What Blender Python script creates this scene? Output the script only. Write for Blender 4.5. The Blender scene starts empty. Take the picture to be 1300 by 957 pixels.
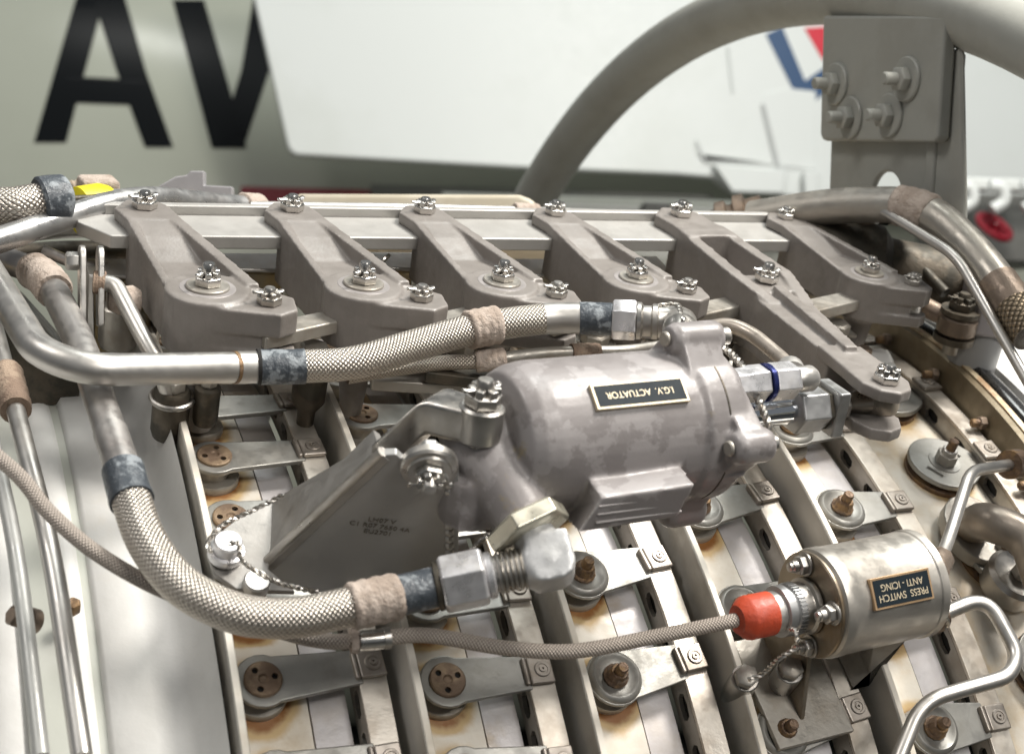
import bpy, bmesh, math, random
from mathutils import Vector as Vec, Matrix as Mat
random.seed(7)
R = math.radians
S = 0.08                      # one engine stage is 80 mm long; all coordinates below are in stages
sc = bpy.context.scene
col = sc.collection

# ------------------------------------------------------------------ camera
CAM = Vec((-1.5767, -11.9497, 6.6783))
RT, FW, UP = Vec((.9279, -.3712, .0343)), Vec((.372, .9158, -.1516)), Vec((.0248, .1534, .9878))
FPX = 2022.57
cam = bpy.data.cameras.new('camera'); co = bpy.data.objects.new('camera', cam); col.objects.link(co)
co.matrix_world = Mat(((RT.x, UP.x, -FW.x, CAM.x*S), (RT.y, UP.y, -FW.y, CAM.y*S), (RT.z, UP.z, -FW.z, CAM.z*S), (0, 0, 0, 1)))
cam.sensor_width = 36; cam.lens = 36*FPX/1300; cam.clip_start = .02; cam.clip_end = 200
cam.dof.use_dof = True; cam.dof.focus_distance = 10.1*S; cam.dof.aperture_fstop = 11
sc.camera = co
# ------------------------------------------------------------------ light
world = bpy.data.worlds.new('World'); sc.world = world; world.use_nodes = True
bg = world.node_tree.nodes['Background']; bg.inputs[0].default_value = (.93, .97, 1, 1); bg.inputs[1].default_value = .16
def area(name, loc, target, size, power, color, sy=None):
    l = bpy.data.lights.new(name, 'AREA'); l.energy = power; l.color = color; l.size = size*S
    if sy: l.shape = 'RECTANGLE'; l.size_y = sy*S
    o = bpy.data.objects.new(name, l); col.objects.link(o); o.location = Vec(loc)*S
    o.rotation_euler = (Vec(target)-Vec(loc)).to_track_quat('-Z', 'Y').to_euler()
    return o
area('hall_lamp', (13, -8, 25), (2, -3, 5), 5.5, 43, (1, .955, .89))
area('hall_lamp', (-13, -4, 25), (2, -2, 5), 7, 10, (1, .97, .93))
area('hall_lamp', (9, -26, 22), (1, -3, 4), 7, 23, (1, .965, .91))
area('hall_lamp', (16, 4, 46), (14, 30, 9), 22, 95, (.96, 1, .97))
sc.view_settings.view_transform = 'Standard'; sc.view_settings.look = 'None'
sc.view_settings.exposure = 0.08; sc.view_settings.gamma = 1

# ------------------------------------------------------------------ placing
def ray(u, v): return RT*((u-650)/FPX)+FW-UP*((v-478.5)/FPX)
def onR(u, v, r):             # the point seen at u, v on a cylinder of radius r round the engine axis
    d = ray(u, v); a = d.y**2+d.z**2; b = CAM.y*d.y+CAM.z*d.z; k = CAM.y**2+CAM.z**2-r*r
    s = (-b-math.sqrt(max(0, b*b-a*k)))/a
    return CAM+d*s
CT, ST = math.cos(R(16)), math.sin(R(16))
NN, VV = Vec((0, -ST, CT)), Vec((0, -CT, -ST))   # the linkage lies in a plane tangent to the engine 16 degrees off its top
def onN(u, v, n):
    d = ray(u, v); return CAM+d*((n-CAM.dot(NN))/d.dot(NN))
def onD(u, v, s): return CAM+ray(u, v)*s
def M(x, v, n): return Vec((x, 0, 0))+VV*v+NN*n
def frame(o, x, z):
    z = Vec(z).normalized(); x = Vec(x); x = (x-z*x.dot(z)).normalized(); y = z.cross(x)
    return Mat(((x.x, y.x, z.x, o[0]), (x.y, y.y, z.y, o[1]), (x.z, y.z, z.z, o[2]), (0, 0, 0, 1)))
def MF(x, v, n): return frame(M(x, v, n), (1, 0, 0), NN)
def CP(X, r, t): return Vec((X, -r*math.sin(R(t)), r*math.cos(R(t))))
def CF(X, r, t, skew=0): return frame(CP(X, r, t), (1, 0, 0), (0, -math.sin(R(t)), math.cos(R(t)))) @ Mat.Rotation(R(skew), 4, 'Z')
def axf(o, d, up=(0, 0, 1)):   # frame with z along d
    d = Vec(d).normalized(); u = Vec(up)
    if abs(u.dot(d)) > .95: u = Vec((1, 0, 0))
    return frame(o, u.cross(d), d)
I4 = Mat.Identity(4)

# ------------------------------------------------------------------ materials
def mat(name, c, metal=0, rough=.5, c2=None, sc_=6, lo=.45, hi=.62, bump=0, bsc=40, rv=.12, c3=None, sc3=2.2, lo3=.55, hi3=.7, coat=0, det=6, wear=None):
    m = bpy.data.materials.new(name); m.use_nodes = True; nt = m.node_tree; n, l = nt.nodes, nt.links
    p = n['Principled BSDF']; p.inputs['Metallic'].default_value = metal; p.inputs['Roughness'].default_value = rough
    p.inputs['Base Color'].default_value = (*c, 1); p.inputs['Coat Weight'].default_value = coat; p.inputs['Coat Roughness'].default_value = .12
    tc = n.new('ShaderNodeTexCoord'); oi = n.new('ShaderNodeObjectInfo'); va = n.new('ShaderNodeVectorMath'); va.operation = 'ADD'
    l.new(tc.outputs['Object'], va.inputs[0]); l.new(oi.outputs['Random'], va.inputs[1])
    def noise(s, d=det):
        t = n.new('ShaderNodeTexNoise'); t.inputs['Scale'].default_value = s/S; t.inputs['Detail'].default_value = d
        t.inputs['Roughness'].default_value = .62; l.new(va.outputs[0], t.inputs['Vector']); return t.outputs['Fac']
    def rng(f, a, b, x=0, y=1):
        r = n.new('ShaderNodeMapRange'); r.interpolation_type = 'SMOOTHSTEP'
        for i, q in enumerate((a, b, x, y)): r.inputs[i+1].default_value = q
        l.new(f, r.inputs[0]); return r.outputs[0]
    def mix(f, a, b):
        x = n.new('ShaderNodeMix'); x.data_type = 'RGBA'; l.new(f, x.inputs[0])
        for i, q in ((6, a), (7, b)):
            if isinstance(q, tuple): x.inputs[i].default_value = (*q, 1)
            else: l.new(q, x.inputs[i])
        return x.outputs[2]
    cur = c
    if c2: cur = mix(rng(noise(sc_), lo, hi), cur, c2)
    if c3: cur = mix(rng(noise(sc3), lo3, hi3), cur, c3)
    if wear:
        ge = n.new('ShaderNodeNewGeometry'); w1 = n.new('ShaderNodeMath'); w1.operation = 'MULTIPLY_ADD'; w1.inputs[1].default_value = .05
        l.new(noise(14), w1.inputs[0]); l.new(ge.outputs['Pointiness'], w1.inputs[2]); cur = mix(rng(w1.outputs[0], .545, .60), cur, wear)
    if not isinstance(cur, tuple): l.new(cur, p.inputs['Base Color'])
    if rv: l.new(rng(noise(9), .3, .7, max(.04, rough-rv), min(1, rough+rv)), p.inputs['Roughness'])
    if bump:
        b = n.new('ShaderNodeBump'); b.inputs['Strength'].default_value = bump; b.inputs['Distance'].default_value = .02*S
        l.new(noise(bsc, 3), b.inputs['Height']); l.new(b.outputs[0], p.inputs['Normal'])
    m['_c'] = 1
    return m, n, l, p, cur, mix, rng, noise
def mt(*a, **k): return mat(*a, **k)[0]

CAST = mt('grey enamel on castings', (.212, .192, .176), .05, .46, (.245, .223, .206), 3, .42, .66, .12, 50, c3=(.175, .157, .142), sc3=1.1, lo3=.56, hi3=.72, wear=(.36, .33, .305))
BODY = mt('blotchy grey enamel', (.245, .224, .219), .05, .42, (.325, .302, .298), 3.0, .51, .56, .06, 40, c3=(.33, .265, .15), sc3=2.1, lo3=.63, hi3=.71, coat=.05, wear=(.46, .43, .42))
ALU = mt('satin aluminium', (.60, .58, .55), .8, .42, (.54, .52, .49), 4, .4, .7, .03, 40)
RAILM = mt('pale rail enamel', (.47, .455, .43), .35, .42, (.42, .405, .38), 3, .4, .7, .04, 40, rv=.06)
STEEL = mt('worn stainless steel', (.52, .5, .47), .95, .38, (.44, .41, .37), 4, .45, .7, .04, 30)
DULL = mt('dull grey steel', (.40, .375, .335), .6, .45, (.32, .285, .24), 3, .45, .7, .1, 30)
TUBE = mt('drawn steel tube', (.56, .54, .51), .9, .4, (.5, .47, .43), 2.0, .4, .8, .02, 14, rv=.06)
PLATE = mt('dark brushed steel plate', (.43, .425, .415), .4, .4, (.39, .385, .37), 1.2, .35, .75, .04, 70, rv=.05)
ARMM = mt('matt steel arm', (.33, .322, .30), .65, .46, (.275, .265, .24), 3, .45, .65, .06, 40)
BRIGHT = mt('bright plated steel', (.66, .64, .61), 1, .24, rv=.06)
CHROME = mt('chrome', (.8, .83, .88), 1, .07, rv=.03)
SILVER = mt('silver anodised nut', (.72, .71, .72), .7, .34, (.62, .6, .58), 5, .5, .7)
RUST = mt('rusty steel', (.16, .105, .07), .5, .5, (.27, .17, .085), 9, .45, .6, .5, 30, c3=(.1, .07, .05), sc3=6)
BROWN = mt('heat browned steel', (.22, .172, .135), .6, .45, (.29, .22, .165), 5, .45, .6, .2, 30)
GOLD = mt('cadmium plated sheet', (.62, .49, .27), .6, .4, (.55, .47, .33), 2.2, .45, .6, .1, 30)
DARK = mt('dark oily metal', (.07, .063, .05), .5, .5, (.12, .1, .075), 4, .45, .6, .2, 30)
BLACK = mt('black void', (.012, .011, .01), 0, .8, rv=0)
FELT = mt('beige felt', (.46, .385, .33), 0, .95, (.36, .29, .24), 7, .45, .6, 1, 26, rv=0)
FELTB = mt('burnt felt', (.24, .17, .125), 0, .95, (.36, .27, .2), 6, .45, .6, 1, 26, rv=0)
SLEEVE = mt('grey blue shrink sleeve', (.06, .07, .082), 0, .42, (.24, .262, .28), 9, .5, .6, .5, 24)
REDB = mt('red rubber boot', (.62, .08, .03), 0, .5, (.46, .07, .035), 3, .45, .7, .25, 24, c3=(.55, .17, .1), sc3=5, lo3=.58, hi3=.75)
YEL = mt('yellow tape', (.78, .66, .02), 0, .4)
CREAM = mt('cream painted duct', (.55, .5, .4), 0, .5, (.5, .45, .35), 2)
WHITEC = mt('white casing enamel', (.70, .69, .665), .0, .48, (.62, .605, .575), 1.4, .4, .8, .1, 14, c3=(.62, .56, .47), sc3=.9, lo3=.6, hi3=.85, rv=.05)
GREYC = mt('grey casing enamel', (.56, .53, .48), .1, .42, (.42, .39, .34), 2, .45, .7, .08, 20)
LILAC = mt('bare casing land', (.60, .575, .58), .2, .45, (.52, .48, .45), 3, .4, .7, .08, 30, c3=(.46, .38, .29), sc3=1.5, lo3=.58, hi3=.78)
SANDY = mt('anodised ring', (.66, .61, .54), .55, .4, (.5, .44, .37), 3, .45, .65, .06, 40)
SEAL = mt('black seal', (.016, .015, .014), 0, .22, (.05, .045, .03), 2, .55, .75, .1, 10, coat=.5)
STAND = mt('grey green stand paint', (.39, .39, .355), 0, .4, (.36, .355, .32), 2, .45, .65, .05, 20)
FUSE = mt('gloss grey green aircraft paint', (.40, .41, .345), 0, .24, (.375, .385, .32), .15, .4, .7, rv=.02, coat=0)
WING = mt('white aircraft paint', (.70, .72, .70), 0, .4, (.66, .68, .65), .2, rv=.05)
PBLACK = mt('black aircraft paint', (.006, .007, .008), 0, .3, rv=.0); PBLACK.node_tree.nodes['Principled BSDF'].inputs['Specular IOR Level'].default_value = .12
PRED = mt('red marking', (.6, .012, .035), 0, .4); PBLUE = mt('blue marking', (.008, .055, .15), 0, .4)
REDK = mt('red enamel', (.22, .012, .022), 0, .35)
FLOOR = mt('hall floor paint', (.10, .10, .09), 0, .55, (.07, .07, .065), .1)
NAVY = mt('black label enamel', (.01, .017, .023), 0, .55, rv=.03); NAVY.node_tree.nodes['Principled BSDF'].inputs['Specular IOR Level'].default_value = .2; IVORY = mt('engraved cream', (.68, .58, .42), .3, .45, rv=0)
STAMP = mt('stamped ink', (.2, .18, .15), .5, .6, rv=0)
BLUEA = mt('blue anodised ring', (.03, .04, .16), .6, .3)
WIRE = mt('locking wire', (.52, .49, .45), 1, .35, rv=.1)

def braid_mat(name, N, k, base, dark, rough=.3, metal=1, bumpd=.5):
    m, n, l, p, *_ = mat(name, base, metal, rough, rv=0)
    uv = n.new('ShaderNodeUVMap'); uv.uv_map = 'UVMap'; sx = n.new('ShaderNodeSeparateXYZ'); l.new(uv.outputs[0], sx.inputs[0])
    def mth(op, a, b=0.):
        q = n.new('ShaderNodeMath'); q.operation = op
        for i, z in enumerate((a, b)):
            if isinstance(z, (int, float)): q.inputs[i].default_value = z
            else: l.new(z, q.inputs[i])
        return q.outputs[0]
    u = mth('MULTIPLY', sx.outputs[0], N); v = mth('MULTIPLY', sx.outputs[1], N*k)
    a, b = mth('ADD', u, v), mth('SUBTRACT', u, v)
    par = mth('MODULO', mth('ADD', mth('ADD', mth('FLOOR', a), mth('FLOOR', b)), 4000.), 2.)
    def ridge(x, y):
        s = mth('ABSOLUTE', mth('SINE', mth('MULTIPLY', x, math.pi))); t = mth('ABSOLUTE', mth('SINE', mth('MULTIPLY', y, math.pi)))
        return mth('MULTIPLY', mth('POWER', s, .5), mth('ADD', mth('MULTIPLY', t, .55), .45))
    h = mth('ADD', mth('MULTIPLY', ridge(a, b), par), mth('MULTIPLY', ridge(b, a), mth('SUBTRACT', 1., par)))
    bp = n.new('ShaderNodeBump'); bp.inputs['Strength'].default_value = 1; bp.inputs['Distance'].default_value = bumpd*.01*S*2
    l.new(h, bp.inputs['Height']); l.new(bp.outputs[0], p.inputs['Normal'])
    x = n.new('ShaderNodeMix'); x.data_type = 'RGBA'; x.inputs[6].default_value = (*dark, 1); x.inputs[7].default_value = (*base, 1)
    r = n.new('ShaderNodeMapRange'); r.inputs[1].default_value = .1; r.inputs[2].default_value = .75; l.new(h, r.inputs[0])
    l.new(r.outputs[0], x.inputs[0]); l.new(x.outputs[2], p.inputs['Base Color'])
    return m
BRAID = braid_mat('steel wire braid', 20, 1.2, (.66, .61, .545), (.19, .15, .12), .36, .9, .34)
BRAIDS = braid_mat('fine wire braid', 12, 1.2, (.64, .58, .51), (.19, .15, .12), .38, .9, .34)
CABLE = braid_mat('woven cable cover', 10, 1.3, (.56, .49, .43), (.25, .21, .18), .6, .3, .5)
BRAIDD = braid_mat('dark wire braid', 16, 1.2, (.3, .24, .17), (.05, .04, .03), .45)

def casing_mat():
    m, n, l, p, cur, mix, rng, noise = mat('rust stained casing enamel', (.78, .73, .645), .05, .42, (.71, .635, .52), 2.2, .45, .7, .1, 16, c3=(.50, .385, .24), sc3=1.4, lo3=.52, hi3=.78)
    at = n.new('ShaderNodeAttribute'); at.attribute_name = 'rust'
    ad = n.new('ShaderNodeMath'); ad.operation = 'MULTIPLY_ADD'; ad.inputs[1].default_value = .7; l.new(noise(5), ad.inputs[0]); l.new(at.outputs['Fac'], ad.inputs[2])
    c1 = mix(rng(ad.outputs[0], .5, 1.0), cur, (.56, .40, .2))
    c2 = mix(rng(ad.outputs[0], 1.0, 1.35), c1, (.26, .11, .03))
    l.new(c2, p.inputs['Base Color']); return m
CASING = casing_mat()

# ------------------------------------------------------------------ mesh building
class B:
    def __init__(s): s.bm = bmesh.new(); s.uv = s.bm.loops.layers.uv.new('UVMap'); s.fl = s.bm.verts.layers.float.new('rust')
    def poly(s, pts):
        return s.bm.faces.new([s.bm.verts.new(p) for p in pts])
    def box(s, F, x, y, z):
        v = [s.bm.verts.new(F @ Vec((a, b, c))) for c in z for b in y for a in x]
        for q in ((0, 2, 3, 1), (4, 5, 7, 6), (0, 1, 5, 4), (2, 6, 7, 3), (0, 4, 6, 2), (1, 3, 7, 5)): s.bm.faces.new([v[i] for i in q])
        return s
    def prism(s, F, pts, z0, z1, top=None):
        n = len(pts); top = top or pts
        a = [s.bm.verts.new(F @ Vec((p[0], p[1], p[2] if len(p) > 2 else z0))) for p in pts]
        b = [s.bm.verts.new(F @ Vec((p[0], p[1], p[2] if len(p) > 2 else z1))) for p in top]
        s.bm.faces.new(a[::-1]); s.bm.faces.new(b)
        for i in range(n): s.bm.faces.new((a[i], a[(i+1) % n], b[(i+1) % n], b[i]))
        return s
    def lathe(s, F, prof, seg=24, closed=False):   # prof: (radius, height) from bottom to top about F's z
        rings = []
        for r, h in prof:
            if r < 1e-6: rings.append([s.bm.verts.new(F @ Vec((0, 0, h)))])
            else: rings.append([s.bm.verts.new(F @ Vec((r*math.cos(2*math.pi*(i+.5)/seg), r*math.sin(2*math.pi*(i+.5)/seg), h))) for i in range(seg)])
        pr = list(zip(rings, rings[1:]))+([(rings[-1], rings[0])] if closed else [])
        for a, b in pr:
            for i in range(seg):
                j = (i+1) % seg
                if len(a) == 1 and len(b) == 1: continue
                if len(a) == 1: s.bm.faces.new((a[0], b[j], b[i]))
                elif len(b) == 1: s.bm.faces.new((a[i], a[j], b[0]))
                else: s.bm.faces.new((a[i], a[j], b[j], b[i]))
        if not closed:
            if len(rings[0]) > 1: s.bm.faces.new(rings[0][::-1])
            if len(rings[-1]) > 1: s.bm.faces.new(rings[-1])
        return s
    def cyl(s, F, r, z0, z1, seg=24, ch=.0):
        return s.lathe(F, [(r-ch, z0), (r, z0+ch), (r, z1-ch), (r-ch, z1)] if ch else [(r, z0), (r, z1)], seg)
    def bar(s, a, b, r, seg=16, r2=None):
        a, b = Vec(a), Vec(b); return s.lathe(axf(a, b-a), [(r, 0), (r2 or r, (b-a).length)], seg)
    def ball(s, o, r, seg=16):
        F = Mat.Translation(Vec(o)); return s.lathe(F, [(r*math.sin(math.pi*i/10), -r*math.cos(math.pi*i/10)) for i in range(11)], seg)
    def sweep(s, pts, r, seg=16, cap=True, vs=0, flat=None):
        n = len(pts); rs = r if isinstance(r, (list, tuple)) else [r]*n
        T = [(pts[min(i+1, n-1)]-pts[max(i-1, 0)]).normalized() for i in range(n)]
        u = Vec((0, 0, 1)); u = (u-T[0]*u.dot(T[0])); u = u.normalized() if u.length > .1 else Vec((1, 0, 0)).cross(T[0]).normalized()
        L = vs; prev = None
        for i in range(n):
            u = (u-T[i]*u.dot(T[i])).normalized(); w = T[i].cross(u)
            if i: L += (pts[i]-pts[i-1]).length/(2*math.pi*max(rs))
            ring = [s.bm.verts.new(pts[i]+(u*math.cos(2*math.pi*j/seg)*(flat or 1)+w*math.sin(2*math.pi*j/seg))*rs[i]) for j in range(seg)]
            if prev:
                for j in range(seg):
                    k = (j+1) % seg; f = s.bm.faces.new((prev[j], prev[k], ring[k], ring[j]))
                    for lp, (a, b) in zip(f.loops, ((j, L0), (j+1, L0), (j+1, L), (j, L))): lp[s.uv].uv = (a/seg, b)
            elif cap: s.bm.faces.new(ring[::-1])
            prev, L0 = ring, L
        if cap: s.bm.faces.new(prev)
        return s
    def ring(s, pts_prof, t0, t1, dt):   # (X, r) profile swept round the engine axis, closed cross section
        n = max(2, int((t1-t0)/dt)+1); prev = first = None
        for i in range(n):
            t = t0+(t1-t0)*i/(n-1); cur = [s.bm.verts.new(CP(X, r, t)) for X, r in pts_prof]
            if prev:
                for j in range(len(cur)):
                    k = (j+1) % len(cur); s.bm.faces.new((prev[j], prev[k], cur[k], cur[j]))
            else: s.bm.faces.new(cur)
            prev = cur
        s.bm.faces.new(prev[::-1]); return s
MOF = {}
def link(name, b, m, parent=None, bevel=0, ang=38, local=False, flat=False, seg=2, recalc=True):
    bm = b.bm
    if recalc: bmesh.ops.recalc_face_normals(bm, faces=bm.faces[:])
    if parent is not None and not local: bm.transform(MOF[parent].inverted())
    bm.transform(Mat.Scale(S, 4))
    me = bpy.data.meshes.new(name); bm.to_mesh(me); bm.free()
    return fin(name, me, m, parent, bevel, ang, flat, seg)
def fin(name, me, m, parent, bevel=0, ang=38, flat=False, seg=2):
    me.materials.clear(); me.materials.append(m)
    if not flat:
        me.polygons.foreach_set('use_smooth', [True]*len(me.polygons)); me.set_sharp_from_angle(angle=R(ang))
    o = bpy.data.objects.new(name, me); col.objects.link(o)
    if parent is not None: o.parent = parent; MOF[o] = MOF[parent]
    else: MOF[o] = I4
    if bevel:
        q = o.modifiers.new('bevel', 'BEVEL'); q.width = bevel*S; q.segments = seg; q.limit_method = 'ANGLE'; q.angle_limit = R(40); q.harden_normals = True
    return o
def cast(name, b, m, parent, voxel=.02, it=6, local=False):    # solids of one casting fused, edges rounded
    bm = b.bm; bmesh.ops.recalc_face_normals(bm, faces=bm.faces[:])
    if not local: bm.transform(MOF[parent].inverted())
    bm.transform(Mat.Scale(S, 4)); me = bpy.data.meshes.new(name); bm.to_mesh(me); bm.free()
    t = bpy.data.objects.new('tmp', me); col.objects.link(t)
    q = t.modifiers.new('r', 'REMESH'); q.mode = 'VOXEL'; q.voxel_size = voxel*S
    q = t.modifiers.new('s', 'SMOOTH'); q.iterations = it; q.factor = .5
    dg = bpy.context.evaluated_depsgraph_get(); me2 = bpy.data.meshes.new_from_object(t.evaluated_get(dg)); me2.name = name
    bpy.data.objects.remove(t); bpy.data.meshes.remove(me)
    return fin(name, me2, m, parent, ang=180)
def tag(o, label, cat, group=None, kind=None):
    o['label'] = label; o['category'] = cat
    if group: o['group'] = group
    if kind: o['kind'] = kind
    return o
def thing(name, label, cat, F=I4, group=None):
    if isinstance(F, Vec): F = Mat.Translation(F)
    o = bpy.data.objects.new(name, None); col.objects.link(o); o.empty_display_size = .01
    MOF[o] = F.copy(); G = F.copy(); G.translation = F.translation*S; o.matrix_world = G
    return tag(o, label, cat, group)
def dup(root, F, label, group=None):
    def cp(o, par):
        c = o.copy(); col.objects.link(c)
        if par is not None: c.parent = par
        for ch in KIDS[o]: cp(ch, c)
        return c
    c = cp(root, None); G = F.copy(); G.translation = F.translation*S; c.matrix_world = G; c['label'] = label
    if group: c['group'] = group
    return c
KIDS = {}
def learn(o):
    KIDS[o] = [c for c in bpy.data.objects if c.parent == o]
    for c in KIDS[o]: learn(c)
def one(name, label, cat, b, m, group=None, **k):   # a thing that is a single mesh, its origin at its middle
    bm = b.bm; o = sum((v.co for v in bm.verts), Vec())/len(bm.verts); bm.transform(Mat.Translation(-o))
    ob = link(name, b, m, None, **k); ob.location = o*S; MOF[ob] = Mat.Translation(o); return tag(ob, label, cat, group)
def spl(pts, n=8):
    P = [pts[0]*2-pts[1]]+list(pts)+[pts[-1]*2-pts[-2]]; out = []
    for i in range(1, len(P)-2):
        a, b, c, d = P[i-1:i+3]
        for k in range(n):
            t = k/n; out.append(.5*((2*b)+(c-a)*t+(2*a-5*b+4*c-d)*t*t+(3*b-a-3*c+d)*t**3))
    return out+[pts[-1]]
def fil(pts, r, n=8):          # straight runs with rounded bends
    out = [pts[0]]
    for a, b, c in zip(pts, pts[1:], pts[2:]):
        d1, d2 = (a-b), (c-b); q = min(r, d1.length*.48, d2.length*.48); p1, p2 = b+d1.normalized()*q, b+d2.normalized()*q
        for k in range(n+1):
            t = k/n; out.append(p1*(1-t)**2+b*2*t*(1-t)+p2*t*t)
    return out+[pts[-1]]
def sub(pts, f0, f1, n=None):  # the stretch of a path between two fractions of its length
    L = [0]
    for a, b in zip(pts, pts[1:]): L.append(L[-1]+(b-a).length)
    def at(x):
        x *= L[-1]
        for i in range(len(pts)-1):
            if L[i+1] >= x: return pts[i].lerp(pts[i+1], (x-L[i])/max(1e-9, L[i+1]-L[i]))
        return pts[-1]
    n = n or max(3, int((f1-f0)*60)); return [at(f0+(f1-f0)*i/n) for i in range(n+1)]
def twist(pts, r=.0085, turns=None):
    n = len(pts); L = sum((b-a).length for a, b in zip(pts, pts[1:])); turns = turns or L/.075
    pts = sub(pts, 0, 1, max(12, int(turns*8))); n = len(pts); b = B()
    for ph in (0, math.pi):
        q = []
        for i, p in enumerate(pts):
            T = (pts[min(i+1, n-1)]-pts[max(0, i-1)]).normalized(); u = T.cross(Vec((.3, .2, 1))).normalized(); w = T.cross(u)
            a = ph+2*math.pi*turns*i/(n-1); q.append(p+(u*math.cos(a)+w*math.sin(a))*r*.95)
        b.sweep(q, r, 5)
    return b
def wire(pts, label, r=.0085): return one('locking_wire', label, 'wire', twist(spl(pts, 6), r), WIRE)
def castle_nut(F, r, parent, m=BRIGHT, pin=True, washer=0, local=False, stub=.5, rot=0):
    F = F @ Mat.Rotation(R(rot), 4, 'Z')
    if washer: link('washer', B().cyl(F, washer, -.002, .022, 28, .006), DULL, parent, local=local)
    z = .022 if washer else 0
    k = r*.8
    b = B().lathe(F, [(r*.95, z), (r, z+.01), (r, z+k*.75), (r*.8, z+k*.85)], 6)
    for i in range(6):
        Q = F @ Mat.Rotation(R(60*i+30), 4, 'Z'); b.box(Q, (r*.42, r*.84), (-r*.22, r*.22), (z+k*.8, z+k*1.3))
    nut = link('nut', b, m, parent, bevel=.008, local=local)
    link('bolt_end', B().lathe(F, [(r*.46, z+k*.8), (r*.46, z+k*(1.25+.5*stub)), (r*.38, z+k*(1.4+.5*stub)), (0, z+k*(1.42+.5*stub))], 14), m, nut, local=local)
    if pin:
        pts = [F @ Vec((r*x, r*y, z+k*h)) for x, y, h in ((-1.3, .05, 1.2), (-1.2, .3, 1.2), (-1, .1, 1.15), (0, 0, 1.1), (1, 0, 1.1), (1.12, .3, 1.15), (1.0, .6, .9))]
        link('cotter_pin', B().sweep(spl(pts, 4), .009, 6), m, nut, local=local)
    return nut
def hexbolt(name, F, r, h, m, parent, local=False, cap=True):
    b = B().lathe(F, [(r*.96, 0), (r, .01), (r, h*.85), (r*.82, h), (0, h)] if cap else [(r, 0), (r, h)], 6); return link(name, b, m, parent, bevel=.006, local=local)
def text_mesh(name, body, F, size, m, parent, depth=.004, align='CENTER', sx=1, local=False):
    c = bpy.data.curves.new('t', 'FONT'); c.body = body; c.size = size; c.align_x = align; c.align_y = 'CENTER'; c.space_line = 1.05
    t = bpy.data.objects.new('t', c); col.objects.link(t); dg = bpy.context.evaluated_depsgraph_get()
    me = bpy.data.meshes.new_from_object(t.evaluated_get(dg)); bpy.data.objects.remove(t)
    b = B(); b.bm.from_mesh(me); bpy.data.meshes.remove(me); b.bm.transform(Mat.Diagonal((sx, 1, 1, 1)))
    r = bmesh.ops.extrude_face_region(b.bm, geom=b.bm.faces[:]); bmesh.ops.translate(b.bm, verts=[v for v in r['geom'] if isinstance(v, bmesh.types.BMVert)], vec=(0, 0, depth))
    b.bm.transform(F); return link(name, b, m, parent, local=local, ang=20)
ORD = ['topmost', 'second', 'third', 'fourth', 'fifth', 'sixth', 'seventh', 'eighth', 'ninth', 'tenth', 'eleventh', 'twelfth']
# ================================================================== ENGINE CASING
ROWS = [  # boss X, clip X, boss angle, pitch in degrees, first and last index, arm kind, skew
    (.37, 1.0, 26.5, 6.2, -3, 4, 1, 3), (1.42, 2.0, 40.3, 6.05, -5, 2, 1, 0), (2.46, 3.0, 39.35, 7.9, -4, 2, 2, 7),
    (3.46, 4.0, 34.2, 9.0, -3, 2, 2, 9), (4.52, 5.0, 35.2, 9.05, -3, 2, 2, 2), (5.65, 6.03, 30.3, 9.6, -2, 2, 3, 3)]
casing = thing('compressor_casing', 'white and grey rust stained compressor casing with raised flange rings carrying everything', 'engine casing', Vec((3, 0, 0)))
T0, T1 = -35, 105
def band(X0, X1, r, row):
    b = B(); nx, nt = max(3, int((X1-X0)/.035)), int((T1-T0)/.5); g = []
    bx, _, bt, bp, *_ = ROWS[row]; rnd = random.Random(row)
    for i in range(nx+1):
        X = X0+(X1-X0)*i/nx; line = []
        for j in range(nt+1):
            t = T0+(T1-T0)*j/nt; v = b.bm.verts.new(CP(X, r, t))
            dt = ((t-bt+bp/2) % bp-bp/2)*math.pi/180*r-.02
            d = math.hypot(X-bx, dt); k = int((t-bt+bp/2)//bp); q = math.sin(k*7.3+row*3)*.12
            run = max(0, 1-abs(X-bx-.03)/.16)*max(0, 1-abs(dt-.28)/.3)*.22
            v[b.fl] = max(0, 1.0+q-max(0, d-.165)*8.5)*.9+run+max(0, .1-(X-X0)*2.2)+(.26 if row == 5 else .05); line.append(v)
        g.append(line)
    for i in range(nx):
        for j in range(nt): b.bm.faces.new((g[i][j], g[i][j+1], g[i+1][j+1], g[i+1][j]))
    # side skirts give the band its depth
    for line in (g[0], g[-1]):
        low = [b.bm.verts.new((v.co.x, v.co.y*.94, v.co.z*.94)) for v in line]
        for j in range(nt): b.bm.faces.new((line[j], low[j], low[j+1], line[j+1]))
    return link('casing_band', b, CASING, casing, ang=30)
for k in range(6):
    X0 = k+.2
    band(X0, k+.64 if k < 5 else 5.93, 5.0, k)
    if k < 5:
        link('casing_land', B().ring([(k+.64, 4.7), (k+.655, 4.985), (k+.87, 4.985), (k+.88, 4.7)], T0, T1, 1), LILAC, casing)
    if k < 5:
        link('flange', B().ring([(k+.11, 4.7), (k+.13, 4.95), (k+.15, 5.02), (k+.152, 5.365), (k+.157, 5.372), (k+.195, 5.372), (k+.2, 5.36), (k+.2, 4.7)], T0, T1, .7), GREYC, casing, ang=25)
        link('flange_rim', B().ring([(k+.158, 5.37), (k+.16, 5.376), (k+.196, 5.376), (k+.203, 5.36), (k+.203, 5.1), (k+.19, 5.1), (k+.19, 5.37)], T0, T1, .7), CASING, casing)
link('bead_ring', B().ring([(5.11, 4.7), (5.11, 5.0), (5.125, 5.03), (5.15, 5.04), (5.18, 5.03), (5.2, 5.0), (5.2, 4.7)], T0, T1, .7), CASING, casing, ang=60)
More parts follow.
